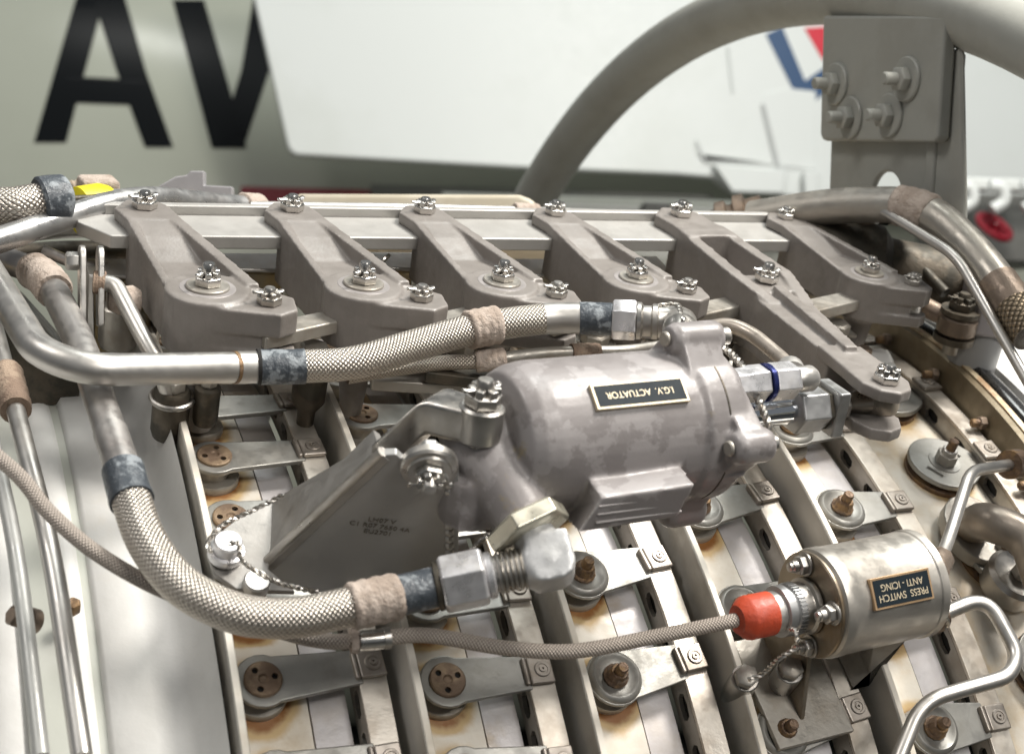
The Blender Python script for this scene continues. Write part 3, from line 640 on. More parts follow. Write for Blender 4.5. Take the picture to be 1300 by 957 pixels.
# name plate
pc = (.76, -.285, .0); th = R(53)
PF = AF @ Mat.Rotation(0, 4, 'X') @ Mat.Translation((.655, -.442*math.cos(th), .442*math.sin(th))) @ Mat.Rotation(math.pi/2-th, 4, 'X')
pl = link('name_plate', B().box(PF, (-.3, .3), (-.078, .078), (-.015, .014)), IVORY, act, bevel=.004)
link('plate_field', B().box(PF, (-.282, .282), (-.062, .062), (.006, .0165)), NAVY, pl)
text_mesh('lettering', 'I.G.V.  ACTUATOR', PF @ Mat.Translation((-.005, .0, .0166)) @ Mat.Rotation(math.pi, 4, 'Z'), .056, IVORY, pl, .002, sx=.95)

# steel trunnion arm and pin between bracket and actuator
tr = thing('trunnion_arm', 'nickel coloured cranked trunnion arm pinned to the left end of the actuator', 'arm', AF @ Vec((-.22, -.1, .2)))
q0 = AF @ Vec((-.22, -.10, .18)); q1 = onN(556, 522, 6.06); q2 = onN(492, 580, 5.8)
d = (q0-q1).normalized(); sd = NN.cross(d).normalized()
bb = B()
pr = [(q0+d*.06, .105, .1), (q1, .13, .1), (q1-d*.05-NN*.03, .14, .12), (q2, .2, .14)]
rr = [[bb.bm.verts.new(p+sd*(w*a)+NN*(h*c_)) for a, c_ in ((1, 1), (-1, 1), (-1, -1), (1, -1))] for p, w, h in pr]
for a, c_ in zip(rr, rr[1:]):
    for j in range(4): bb.bm.faces.new((a[j], a[(j+1) % 4], c_[(j+1) % 4], c_[j]))
bb.bm.faces.new(rr[0][::-1]); bb.bm.faces.new(rr[-1])
link('crank', bb, STEEL, tr, bevel=.03, seg=3)
PF2 = AF @ Mat.Translation((-.22, -.10, -.065))
link('eye', B().lathe(PF2, [(.11, .15), (.125, .165), (.125, .34), (.11, .352), (0, .352)], 28), STEEL, tr)
link('pin', B().cyl(PF2, .085, -.05, .2, 24), STEEL, tr)
castle_nut(PF2 @ Mat.Translation((0, 0, .352)), .105, tr, STEEL, rot=15, stub=.8)

# ------------------------------------------------------------------ folded bracket
br = thing('mounting_bracket', 'folded dark steel bracket holding the actuator, its foot bolted to the left flange', 'bracket', onR(430, 690, 5.6))
def plate(name, pts, th, m, bevel=.008, inner=None):
    P = [Vec(p) for p in pts]; n = Vec()
    for a, c_ in zip(P, P[1:]+P[:1]): n += a.cross(c_)
    n.normalize()
    if n.dot(CAM-P[0]) < 0: n = -n
    b = B(); f = [b.bm.verts.new(p) for p in P]; g = [b.bm.verts.new(p-n*th) for p in P]
    b.bm.faces.new(f); b.bm.faces.new(g[::-1])
    for i in range(len(P)): j = (i+1) % len(P); b.bm.faces.new((f[i], f[j], g[j], g[i]))
    return link(name, b, m, br, bevel=bevel), n
pv = onN(545, 592, 5.9)
c1, c2, c3 = onR(339, 718, 5.44), onR(573, 748, 5.42), onN(573, 592, 5.9)
fn = (c2-c1).cross(c3-c1).normalized(); fn = fn if fn.dot(CAM-c1) > 0 else -fn
def onF(u, v, off=0):
    d = ray(u, v); return CAM+d*((c1-CAM).dot(fn)/d.dot(fn))+fn*off
scoop = [onF(531, 573), onF(522, 583), onF(512, 585), (onF(503, 577))]
fp, _ = plate('front_plate', [onF(339, 718), onF(345, 745), onF(400, 752), onF(573, 748), onF(573, 600), onF(566, 578), onF(553, 567), onF(540, 566)]+scoop+[onF(486, 578)], .05, PLATE)
lean = Vec((-.35, .55, .1))
ef = onF(486, 578); eb = onF(339, 718)
plate('side_plate', [eb+fn*.004, ef+fn*.004, onN(474, 545, 5.86), onR(438, 583, 5.95), onR(345, 634, 5.5)], .05, STEELP := mt('lit brushed steel', (.36, .345, .325), .6, .45, (.31, .295, .275), 2, bump=.05, bsc=50))
plate('foot_plate', [onR(262, 700, 5.47), onR(275, 678, 5.47), onR(305, 655, 5.47), onR(350, 632, 5.5), onR(341, 722, 5.47), onR(375, 750, 5.45), onR(300, 748, 5.43), onR(272, 728, 5.45)], .045, STEELP)
plate('end_plate', [onF(573, 600, -.01), onF(573, 748, -.01), onF(573, 748, -.5), onF(573, 620, -.5)], .04, PLATE)
for i in range(16):
    p = onF(570, 606+i*8.6, .0); link('weld_bead', B().ball(p, .028, 8), STEEL, br)
FB = axf(pv if abs((pv-c1).dot(fn)) < .02 else onF(545, 592), fn)
link('pivot_boss', B().lathe(FB, [(.15, -.03), (.155, .015), (.145, .03), (.12, .033), (.115, .045), (0, .045)], 28), STEEL, br)
castle_nut(FB @ Mat.Translation((0, 0, .042)), .085, br, STEEL, rot=12, stub=.7)
fo_ = B().bar(onF(339, 716, -.022), onF(486, 577, -.022), .03, 14); link('fold_edge', fo_, STEEL, br)
FT = CF(.2, 5.46, 37.6) ; pb = onR(286, 704, 5.47); FT = frame(pb, (1, 0, 0), (0, pb.y, pb.z))
bolt = link('foot_bolt', B().lathe(FT, [(.10, 0), (.105, .03), (.1, .05), (.08, .055), (.08, .12), (.07, .13), (0, .13)], 22), SILVER, br)
pb2 = onR(325, 742, 5.46); FT2 = frame(pb2, (1, 0, 0), (0, pb2.y, pb2.z))
link('foot_bolt', B().lathe(FT2, [(.075, -.02), (.075, .04), (.066, .05), (0, .05)], 20), ALU, br)
stf = frame(onF(482, 668, .003), onF(520, 672)-onF(460, 664), fn)
text_mesh('stamping', 'LH07 V\nC1 R07 7650 4A\nEU2701', stf, .05, STAMP, br, .0015)
wire([onR(268, 700, 5.66), onR(264, 690, 5.6), onR(280, 668, 5.62), onR(320, 648, 5.66), onR(360, 628, 5.75)], 'locking wire from the bracket foot bolt up to the folded edge')
wire([onR(290, 690, 5.64), onR(303, 690, 5.66), onR(308, 712, 5.62), onR(350, 738, 5.62), onR(404, 752, 5.6)], 'locking wire from the bracket foot bolt to the right behind the hose')

# ================================================================== HOSES
def hexnut(name, p, d, r, h, m, parent, ch=.015): return link(name, B().lathe(axf(p, d), [(r*.9, 0), (r, ch), (r, h-ch), (r*.9, h)], 6), m, parent, bevel=.008)
def seg_(name, path, f0, f1, r, m, parent, seg=20, n=None, vs=0): return link(name, B().sweep(sub(path, f0, f1, n), r, seg, vs=vs), m, parent, ang=50)
def felt(path, f0, f1, r, parent, m=FELT, name='felt_pad', seg=26):
    pts = sub(path, f0, f1, 14); b = B(); n = len(pts)
    b.sweep(pts, [r*(.97+.025*math.sin(i*1.7)) if 0 < i < n-1 else r*.9 for i in range(n)], seg)
    rnd = random.Random(int(r*1e4+f0*99))
    for v in b.bm.verts: v.co += Vec((rnd.uniform(-1, 1), rnd.uniform(-1, 1), rnd.uniform(-1, 1)))*r*.016
    return link(name, b, m, parent, ang=60)
# upper hose
h1 = thing('upper_hose', 'thick braided hose in front of the levers ending in an elbow on the actuator', 'hose', onN(500, 445, 5.85))
tp = fil([onR(-30, 318, 6.0), onR(48, 447, 6.08), onR(112, 470, 6.1), onN(326, 466, 5.82)], .55, 12)
seg_('steel_tube', tp, 0, .945, .092, TUBE, h1, 24)
seg_('tube_joint', tp, .945, .953, .096, RUST, h1, 24, 3)
seg_('tube_end', tp, .953, 1, .097, TUBE, h1, 24)
hp = spl([tp[-1], onN(386, 465, 5.83), onN(450, 460, 5.86), onN(530, 437, 5.9), onN(610, 416, 5.96), onN(690, 405, 6.02), onN(740, 404, 6.05), onN(790, 406, 6.08)], 10)
def frac(u, path):
    L = [0]; best = (1e9, 0)
    for a, c_ in zip(path, path[1:]): L.append(L[-1]+(c_-a).length)
    for p, l_ in zip(path, L):
        d = p-CAM; x = 650+FPX*d.dot(RT)/d.dot(FW)
        if abs(x-u) < best[0]: best = (abs(x-u), l_)
    return best[1]/L[-1]
def fpx(u, v, path):
    L = [0]; best = (1e9, 0)
    path = sub(path, 0, 1, 400)
    for a, c_ in zip(path, path[1:]): L.append(L[-1]+(c_-a).length)
    for p, l_ in zip(path, L):
        d = p-CAM; x = 650+FPX*d.dot(RT)/d.dot(FW); y = 478.5-FPX*d.dot(UP)/d.dot(FW); e = math.hypot(x-u, y-v)
        if e < best[0]: best = (e, l_)
    return best[1]/L[-1]
f = lambda u, v: fpx(u, v, hp)
seg_('sleeve', hp, .0, f(386, 465), .106, SLEEVE, h1, 24)
seg_('black_collar', hp, .0, .008, .11, BLACK, h1, 24, 3)
seg_('braid', hp, f(384, 465), f(692, 405), .1, BRAID, h1, 28, 90)
seg_('ferrule', hp, f(690, 405), f(738, 404), .102, TUBE, h1, 24)
seg_('sleeve', hp, f(736, 404), f(777, 405), .106, SLEEVE, h1, 24)
dd = (hp[-1]-hp[-6]).normalized()
pn = sub(hp, f(777, 405), 1, 2)[0]
hexnut('hex_nut', pn, dd, .132, .16, SILVER, h1)
link('nut_collar', B().lathe(axf(pn+dd*.16, dd), [(.12, 0), (.12, .025), (.1, .04), (.1, .09), (.115, .1), (.115, .13), (.1, .14)], 26), STEEL, h1)
e0 = pn+dd*.28; e2 = AF @ Vec((1.18, .14, .38))
ep = fil([e0, e0+dd*.16, e2+(e2-AF @ Vec((1.18, .0, .0))).normalized()*.12, e2], .1, 8)
seg_('elbow', ep, 0, 1, .105, STEEL, h1, 24, 14)
felt(hp, f(594, 420), f(634, 410), .128, h1)
wire([e0+NN*.11, e0+dd*.12+NN*.12, ep[-3]+NN*.13, AF @ Vec((1.3, .05, .52))], 'twisted locking wire over the elbow of the upper hose')
# thin braided hose under it
h2 = thing('thin_braided_hose', 'thin braided hose running just beneath the thick upper hose to the felt clip', 'hose', onN(550, 465, 5.7))
h2p = spl([onN(440, 478, 5.62), onN(500, 468, 5.66), onN(560, 461, 5.7), onN(612, 458, 5.75), onN(700, 448, 5.8), onN(790, 446, 5.8), onN(840, 440, 5.85)], 10)
g = lambda u, v: fpx(u, v, h2p)
seg_('braid', h2p, 0, g(610, 458), .05, BRAIDS, h2, 20, 70)
felt(h2p, g(604, 458), g(640, 455), .075, h2)
seg_('steel_tube', h2p, g(640, 455), 1, .042, DULL, h2, 16)
felt(h2p, g(725, 447), g(760, 446), .06, h2, FELTB)
# lower hose
h3 = thing('lower_hose', 'thick braided steel hose sweeping down the left and along to the elbow below the actuator', 'hose', onR(300, 760, 6))
t3 = fil([onR(-30, 318, 5.75), onR(58, 348, 5.8), onR(104, 440, 5.86), onR(156, 596, 5.95)], .3, 10)
seg_('steel_tube', t3, 0, .93, .09, DULLT := mt('matt grey tube', (.43, .41, .39), .8, .42, (.37, .34, .32), 2, bump=.04), h3, 24)
seg_('tube_end', t3, .9, 1, .096, DULLT, h3, 24)
felt(t3, fpx(50, 345, t3)-.03, fpx(68, 365, t3)+.02, .125, h3)
h3p = spl([t3[-1], onR(166, 632, 5.97), onR(188, 690, 6.0), onR(232, 744, 6.02), onR(300, 778, 6.03), onR(370, 784, 6.04), onR(440, 771, 6.06), onR(510, 755, 6.08), onR(560, 743, 6.1)], 10)
g3 = lambda u, v: fpx(u, v, h3p)
seg_('sleeve', h3p, 0, g3(166, 634), .114, SLEEVE, h3, 24)
seg_('sleeve_lip', h3p, g3(166, 630), g3(167, 636), .119, SLEEVE, h3, 24, 3)
seg_('braid', h3p, g3(166, 632), g3(462, 767), .105, BRAID, h3, 28, 110)
felt(h3p, g3(444, 770), g3(506, 756), .128, h3)
seg_('sleeve', h3p, g3(504, 757), 1, .108, SLEEVE, h3, 24)
port = AF @ pe; pd = (AF @ pe-AF @ ps).normalized(); cor = port+pd*.27; p3 = h3p[-1]; d3 = (cor-p3).normalized()
link('blue_ring', B().cyl(axf(p3, d3), .132, -.03, 0, 28, .005), DARK, h3)
hexnut('hex_nut', p3, d3, .16, .24, SILVER, h3)
link('nut_collar', B().cyl(axf(p3+d3*.24, d3), .125, 0, .045, 28, .01), SILVER, h3)
pr = [(.10, .04)]
for i in range(6): pr += [(.10, .06+i*.026), (.113, .07+i*.026), (.113, .078+i*.026), (.10, .086+i*.026)]
link('threads', B().lathe(axf(p3+d3*.24, d3), pr, 26), STEEL, h3)
eb0 = p3+d3*.44
el = B(); el.bar(eb0, cor, .12, 26); el.ball(cor, .135, 22); pq = (port-cor); pq = (pq-d3*pq.dot(d3)).normalized(); el.prism(frame(cor, d3, d3.cross(pq)), [(-.1, -.125), (.05, -.13), (.11, -.1), (.135, -.04), (.125, .14), (-.12, .14)], -.125, .125); el.bar(cor+(port-cor)*.0, port+(cor-port).normalized()*.06, .12, 26)
cast('elbow', el, ALUE := mt('matt light alloy elbow', (.58, .58, .58), .4, .42, (.52, .52, .51), 3, bump=.08), h3, .018, 5)
hexnut('lock_nut', port-pd*.01, pd, .235, .11, mt('pale gold lock nut', (.6, .57, .47), .7, .35), h3)
link('port_sleeve', B().cyl(axf(port, pd), .11, .05, .2, 26, .01), ALU, h3)
wire([onD(690, 645, 8.6), onD(668, 648, 8.5), onD(640, 662, 8.5), onD(618, 680, 8.52), onD(598, 698, 8.5)], 'twisted locking wire from the pale lock nut down to the lower hose nut')
# cable
ca = thing('woven_cable', 'thin woven cable from the left edge under the lower hose to the red boot', 'cable', onR(500, 815, 5.75))
SA, SB = onR(1035, 766, 5.8), onR(1160, 740, 5.8); sdr = (SB-SA).normalized(); SL = (SB-SA).length
boot0 = SA-sdr*.52
cp_ = spl([onR(-25, 562, 5.9), onR(25, 605, 5.9), onR(62, 650, 5.88), onR(120, 700, 5.86), onR(200, 746, 5.82), onR(300, 783, 5.76), onR(400, 812, 5.76), onR(468, 812, 5.78), onR(540, 806, 5.8), onR(640, 822, 5.8), onR(730, 826, 5.8), onR(840, 806, 5.8), boot0-sdr*.2, boot0], 10)
g4 = lambda u, v: fpx(u, v, cp_)
seg_('cable_run', cp_, 0, 1, .042, CABLE, ca, 16, 260)
seg_('ferrule', cp_, g4(456, 812), g4(487, 809), .054, BRIGHT, ca, 20)
for u in (449, 491): seg_('ferrule_band', cp_, g4(u-4, 811), g4(u+4, 811), .068 if u < 460 else .058, FELT if u < 460 else STEEL, ca, 20, 5)

# ================================================================== PRESSURE SWITCH
ps_ = thing('pressure_switch', 'brushed steel pressure switch cylinder with upside-down black plate and red boot', 'pressure switch', SA)
upv = Vec((0, SA.y, SA.z)).normalized(); SF = frame(SA, sdr, upv); SX = SF @ Mat.Rotation(R(90), 4, 'Y')
SWB = mt('stained brushed steel', (.49, .465, .425), .75, .43, (.455, .425, .38), 1.5, .35, .75, .03, 60, c3=(.40, .33, .24), sc3=1.3, lo3=.62, hi3=.85)
link('body', B().lathe(SX, [(.30, -.02), (.325, 0), (.33, .02), (.33, .08), (.325, .09), (.325, SL-.06), (.332, SL-.05), (.332, SL), (.30, SL+.03), (0, SL+.03)], 48), SWB, ps_, ang=30)
link('face_plate', B().cyl(SX, .318, -.05, -.02, 44, .008), BROWNF := mt('brown heat stained plate', (.30, .25, .19), .8, .4, (.36, .31, .25), 2, c3=(.24, .17, .1), sc3=1.5), ps_)
link('connector', B().lathe(SX, [(.17, -.06), (.17, -.09), (.15, -.1), (.15, -.16)], 28), STEEL, ps_)
cr = B().lathe(SX, [(.14, -.15), (.148, -.155), (.148, -.2), (.135, -.21), (.135, -.225), (.152, -.23), (.152, -.275), (.13, -.28)], 40)
link('knurled_ring', cr, SILVERG, ps_)
kn = B()
for i in range(40): kn.box(SX @ Mat.Rotation(R(9*i), 4, 'Z'), (.146, .157), (-.005, .005), (-.2, -.155))
o = link('knurling', kn, SILVERG, ps_); o['kind'] = 'stuff'
link('shell', B().cyl(SX, .125, -.34, -.27, 30), ALU, ps_)
link('red_boot', B().lathe(SX, [(0, -.56), (.055, -.56), (.07, -.55), (.085, -.55), (.125, -.50), (.13, -.48), (.13, -.33), (.12, -.325)], 30), REDB, ps_, ang=45)
for a in (128, 38, -52, 218):
    Q = SX @ Mat.Rotation(R(a), 4, 'Z') @ Mat.Translation((.245, 0, -.05)) @ Mat.Rotation(math.pi, 4, 'X')
    bo = link('bolt_head', B().cyl(Q, .072, -.002, .015, 22, .004), STEEL, ps_)
    hexbolt('hex', Q @ Mat.Translation((0, 0, .015)), .06, .05, STEEL, bo)
    link('bolt_end', B().lathe(Q, [(.036, .06), (.036, .1), (.028, .105), (.028, .12), (.02, .125), (0, .125)], 14), STEEL, bo)
th = R(38); LPF = SF @ Mat.Translation((SL*.52, -.328*math.sin(R(24)), .328*math.cos(R(24)))) @ Mat.Rotation(R(24), 4, 'X')
pl = link('name_plate', B().box(LPF, (-.215, .215), (-.092, .092), (-.02, .012)), mt('bronze plate edge', (.5, .34, .2), .6, .4), ps_, bevel=.003)
link('plate_field', B().box(LPF, (-.2, .2), (-.078, .078), (.005, .0145)), NAVY, pl)
text_mesh('lettering', 'PRESS  SWITCH\nANTI - ICING', LPF @ Mat.Translation((0, .0, .0146)) @ Mat.Rotation(math.pi, 4, 'Z'), .058, IVORY, pl, .002, sx=.9)
# bracket under the switch
b = B(); b.prism(SF, [(.12, -.05), (SL-.1, -.05), (SL-.12, -.42), (.42, -.42)], -.62, -.1); b2 = B()
link('saddle', B().prism(SF, [(-.03, .15, -.1), (-.03, -.2, -.22), (-.03, -.48, -.6), (-.03, .1, -.62)], 0, 0, [(.0, .15, -.1), (.0, -.2, -.22), (.0, -.48, -.6), (.0, .1, -.62)]), BROWNF, ps_, bevel=.008)
link('saddle', B().prism(SF, [(.4, .2, -.2), (.4, -.26, -.2), (.55, -.36, -.62), (.55, .2, -.62)], 0, 0, [(SL-.06, .2, -.2), (SL-.06, -.26, -.2), (SL-.3, -.36, -.62), (SL-.3, .2, -.62)]), DULL, ps_, bevel=.008)
fb = link('foot_plate', B().box(SF, (-.25, .3), (-.62, .1), (-.64, -.6)), DULL, ps_, bevel=.01)
for u, v in ((1002, 852), (945, 862)):
    p = onR(u, v, 5.4); Q = frame(p, (1, 0, 0), (-1.2, p.y, p.z))
    bo = link('foot_bolt', B().cyl(Q, .085, -.3, .02, 22, .006), STEEL, ps_); hexbolt('hex', Q @ Mat.Translation((0, 0, .02)), .075, .06, DULL, bo)
wire([SX @ Vec((.13, -.06, -.2)), onR(1010, 800, 6.0), onR(1012, 815, 6.02)], 'short locking wire from the knurled ring to the bolt below it')
wire([onR(1012, 822, 6.0), onR(990, 835, 5.9), onR(968, 855, 5.72), onR(950, 862, 5.68)], 'locking wire slanting down to the foot bolt of the pressure switch')
# its two pipes
def pipe(name, label, pts, r, rad, m=TUBE, ends=(), n=10, felts=()):
    o = thing(name, label, 'pipe', pts[len(pts)//2]); p = fil(pts, rad, n)
    link('tube', B().sweep(p, r, 20), m, o, ang=50)
    for (a, c_, rr_, mm, nm_) in ends: seg_(nm_, p, a, c_, rr_, mm, o, 8 if 'nut' in nm_ else 18, 3)
    for (a, c_, rr_, mm) in felts: felt(p, a, c_, rr_, o, mm)
    return o, p
up0 = SX @ Vec((-.2, -.05, SL+.0)); lo0 = SX @ Vec((.1, -.22, SL+.0))
pipe('upper_switch_pipe', 'thin bent steel pipe rising from the top of the pressure switch to the right edge', [up0, onR(1203, 688, 5.86), onR(1232, 598, 5.84), onR(1292, 588, 5.66)], .04, .12, TUBE, ((.0, .12, .085, BROWN, 'union_nut'), (.93, 1, .1, RUST, 'end_clamp')))
pipe('lower_switch_pipe', 'bent steel pipe looping from the lower side of the pressure switch', [lo0, onR(1252, 756, 5.85), onR(1292, 830, 5.85), onR(1282, 858, 5.85), onR(1170, 890, 5.7), onR(1130, 990, 5.6)], .046, .16, TUBE, ((.0, .05, .1, BROWN, 'union_nut'), (.05, .08, .07, BROWN, 'collar')))
wire([SX @ Vec((-.1, -.27, SL+.02)), SX @ Vec((.02, -.3, SL+.1)), SX @ Vec((.16, -.2, SL+.14))], 'locking wire round the lower pipe union nut')
# ================================================================== PIPES AND FITTINGS ROUND THE ENGINE
pipe('drain_pipe', 'bright steel pipe running down the left edge beside the woven cable', [onR(-12, 395, 5.5), onR(30, 560, 5.52), onR(66, 700, 5.52), onR(104, 960, 5.5)], .055, .5, TUBE, felts=((.23, .36, .1, FELTB),))
pipe('drain_pipe', 'second steel pipe at the far left lower corner, left of the bright one', [onR(-10, 560, 5.4), onR(22, 700, 5.42), onR(52, 960, 5.4)], .045, .5, GREYT := mt('grey painted tube', (.42, .42, .40), .3, .4))
o = thing('clamp_bolt', 'brown hex bolt head by the pipes at the left edge near the bottom', 'bolt', onR(28, 788, 5.3))
p = onR(34, 786, 5.2); Q = frame(p, (0, 0, 1), (-.8, p.y*.12, p.z*.1)); hexbolt('hex', Q, .06, .11, BROWN, o); link('washer', B().cyl(Q, .07, -.06, 0, 20), BROWN, o)
o = thing('clamp_bolt', 'small rusty bolt just right of the bright pipe near the bottom', 'bolt', onR(90, 775, 5.05)); p = onR(92, 775, 5.02); Q = frame(p, (1, 0, 0), (0, p.y, p.z)); hexbolt('hex', Q, .045, .08, RUST, o)
pipe('diagonal_tube', 'grey tube bent in the middle, crossing in front of the left end of the rail', [onD(-40, 318, 10.0), onD(166, 248, 11.0), onD(285, 261, 11.9), onD(330, 264, 12.2)], .085, .4, mt('grey anodised tube', (.40, .40, .395), .75, .36, (.36, .35, .34), 2), felts=((.93, 1, .11, FELT),))
pipe('slim_tube', 'slim silver tube behind the rail, running its whole length', [onD(318, 264, 12.0), onD(500, 266, 12.3), onD(700, 271, 12.8), onD(880, 279, 13.3)], .05, .3, ALU, felts=((.565, .62, .08, FELT),))
pipe('short_tube', 'short bright tube reaching the left end of the rail from behind', [onD(-20, 306, 11.0), onD(60, 293, 11.0), onD(140, 291, 11.1)], .055, .2, TUBE)
pipe('dark_tube', 'dark tube passing low behind the felt wrapped pipe on the left', [onD(-20, 330, 11.2), onD(60, 318, 11.2), onD(160, 318, 11.4)], .07, .2, DARK)
pipe('grey_strut', 'thin grey tube under the short bright tube at left', [onD(55, 318, 10.6), onD(92, 334, 10.6), onD(150, 342, 10.8)], .04, .2, DULLT)
bh, bp_ = pipe('fat_braided_hose', 'fat braided hose entering at the upper left with a grey collar', [onD(-30, 262, 10.4), onD(20, 262, 10.4), onD(60, 254, 10.5), onD(130, 250, 10.8)], .02, .2, DARK)
q = sub(spl(bp_[::4]+[bp_[-1]], 6), 0, .56); link('braid', B().sweep(q, .125, 26), BRAID, bh)
q = sub(spl(bp_[::4]+[bp_[-1]], 6), .46, .66); link('collar', B().sweep(q, [.15, .165]+[.165]*(len(q)-3)+[.15], 26), SLEEVE, bh)
b = B(); Q = axf(onD(96, 268, 10.9), onD(140, 262, 11.1)-onD(96, 268, 10.9)); b.lathe(Q, [(.12, 0), (.165, .02), (.17, .2), (.15, .26), (.12, .27)], 28)
one('yellow_band', 'bright yellow tape band behind the diagonal tube at upper left', 'tape', b, YEL)
b = B()
pts = [onD(70, 240, 11.4), onD(112, 238, 11.5), onD(150, 240, 11.6)]; b.sweep(spl(pts, 14), [.05+.008*(i % 2) for i in range(29)], 16)
one('corrugated_tube', 'small tan corrugated tube behind the fat braided hose', 'tube', b, mt('tan rubber', (.36, .29, .22), 0, .8))
b = B(); b.box(frame(onD(126, 236, 11.3), (1, .1, 0), (0, -.2, 1)), (-.14, .12), (-.12, .12), (-.1, .06)); one('felt_block', 'beige felt block beside the tan corrugated tube', 'felt block', b, FELT, bevel=.03)
b = B(); b.box(frame(onD(140, 272, 11.0), (1, 0, 0), (0, -.2, 1)), (-.12, .1), (-.1, .1), (-.12, .16)); one('rail_anchor', 'pale metal anchor block at the left end of the rail behind the diagonal tube', 'anchor block', b, ALU, bevel=.02)
o = thing('end_bracket', 'flat grey bracket with rounded top and a small blank dark label standing behind the rail', 'bracket', onD(245, 250, 12.6))
Q = frame(onD(245, 257, 12.6), RT, -FW); pxs = 12.6/FPX
out = [(-58, -25), (-55, 8), (-42, 22), (-22, 33), (-8, 35), (-4, 40), (14, 40), (14, 22), (50, 20), (50, -25)]
link('bracket_plate', B().prism(Q, [(x*pxs, y*pxs) for x, y in out], -.1, 0), mt('grey bracket paint', (.36, .35, .36), .2, .4), o, bevel=.012)
lb = link('label_plate', B().box(Q, (-38*pxs, 4*pxs), (-12*pxs, 14*pxs), (.0, .012)), IVORY, o); link('label_field', B().box(Q, (-36*pxs, 2*pxs), (-12*pxs, 12*pxs), (.006, .016)), mt('dark green label', (.05, .07, .075), 0, .4), lb)
b = B(); Q = frame(onD(530, 266, 13.2), RT-FW*.2, -FW-RT*.2+UP*.15); k = 13.2/FPX
b.prism(Q, [(-170*k, -30*k), (-168*k, 22*k), (-160*k, 26*k), (130*k, 18*k), (150*k, 10*k), (160*k, -30*k)], -1.2, 0)
one('cream_duct', 'long cream painted duct lying behind the rail', 'duct', b, CREAM, bevel=.05)
# left clamp stack and bent pipe
o = thing('pipe_clip', 'looped steel strap clip with hex bolt between the two tubes at left', 'clip', onR(105, 355, 5.8))
c0 = onD(104, 352, 9.9); Q = frame(c0, RT*.35-FW*.9, -RT*.9-FW*.35)
lo = [(.08*math.cos(R(a)), .08*math.sin(R(a))+.12) for a in range(0, 181, 20)]+[(-.07, -.3), (.07, -.3)]
link('strap', B().prism(Q, lo, -.02, .02), STEEL, o, bevel=.01); link('strap', B().prism(Q, lo, -.13, -.09), STEEL, o, bevel=.01)
hexbolt('hex', Q @ Mat.Translation((0, .1, .02)), .06, .08, STEEL, o)
link('felt_pad', B().lathe(Q @ Mat.Translation((-.02, -.14, -.36)), [(.07, 0), (.1, .05), (.09, .14), (.06, .2)], 12), FELT, o)
pipe('bent_pipe', 'slim bent steel pipe left of the first lever, running down behind the hose tube', [onR(118, 358, 5.95), onR(146, 360, 5.95), onR(182, 430, 5.8), onR(205, 470, 5.7), onR(225, 540, 5.3)], .052, .12, TUBE, felts=((.0, .06, .075, FELTB),))
for (u, v, r, rr, h, lb) in ((216, 528, 5.35, .115, .45, 'dark round post under the hose tube at the far left'), (150, 415, 5.45, .13, .35, 'rusty grey round post left of the first lever'), (262, 512, 5.45, .08, .3, 'short brown bolt post under the hose collar')):
    p = onR(u, v, r); Q = frame(p, (1, 0, 0), (0, p.y, p.z)); o = thing('support_post', lb, 'post', p)
    link('post_body', B().lathe(Q, [(rr*.9, -.14), (rr, -.1), (rr, h*.4), (rr*.85, h*.45), (0, h*.45)], 22), DARK if u != 150 else DULL, o); hexbolt('hex', Q @ Mat.Translation((0, 0, h*.45)), rr*.7, .08, DULL, o)
    if u == 216: link('wire_clamp', B().sweep(fil([Q @ Vec((rr*1.1*math.cos(R(a)), rr*1.1*math.sin(R(a)), h*.3)) for a in range(0, 341, 20)], .02, 2), .018, 8), STEEL, o)
for (u, v, r, rr) in ((400, 395, 5.5, .07), (600, 395, 5.6, .06), (560, 380, 5.6, .06)):
    pass
# right side: hot air ducts, thin pipes
TAN = mt('heat tanned tube', (.40, .37, .325), .7, .42, (.44, .42, .38), 1.6, .45, .65, .05, 30)
bd, bdp = pipe('air_duct', 'wide tan steel air duct bending down at the upper right with a felt band', [onD(955, 277, 12.9), onD(1060, 260, 12.5), onD(1172, 260, 12.0), onD(1240, 322, 11.6), onD(1312, 425, 11.1)], .14, .5, TAN)
w = lambda u, v: fpx(u, v, bdp)
felt(bdp, w(1140, 252), w(1186, 266), .16, bd)
link('braid', B().sweep(sub(bdp, w(1286, 390), 1), .152, 26), BRAIDD, bd); link('brown_sleeve', B().sweep(sub(bdp, w(1264, 358), w(1288, 392)), .15, 26), BROWN, bd)
cpl = B(); Q = axf(onD(893, 284, 13.6), onD(965, 270, 13.5)-onD(893, 284, 13.6))
cpl.lathe(Q, [(.07, 0), (.1, .02), (.1, .1), (.16, .12), (.16, .2), (.12, .22), (.12, .26), (.19, .28), (.19, .36), (.14, .38), (.15, .5), (.12, .52)], 24)
one('pipe_coupling', 'brown heat stained pipe coupling behind the rail at right', 'coupling', cpl, BROWN, ang=25)
pipe('pale_strut_tube', 'short pale tube slanting up from the rail to the air duct', [onD(940, 302, 13.2), onD(1085, 262, 12.9), onD(1112, 262, 12.6)], .1, .12, DULLT, ((.86, 1, .13, FELTB, 'felt_wrap'),))
pipe('thin_bright_pipe', 'thin bright pipe kinked once in front of the air duct at right', [onD(1088, 254, 12.5), onD(1122, 268, 12.1), onD(1214, 325, 11.5), onD(1316, 505, 10.9)], .038, .16, TUBE, felts=((.0, .1, .1, FELTB),))
pipe('brown_rod', 'brown tapered link rod running to the clevis under the air duct', [onD(1062, 348, 12.5), onD(1120, 362, 12.4), onD(1195, 400, 12.2)], .075, .2, BROWN, ((.72, .84, .09, BROWN, 'union_nut'),))
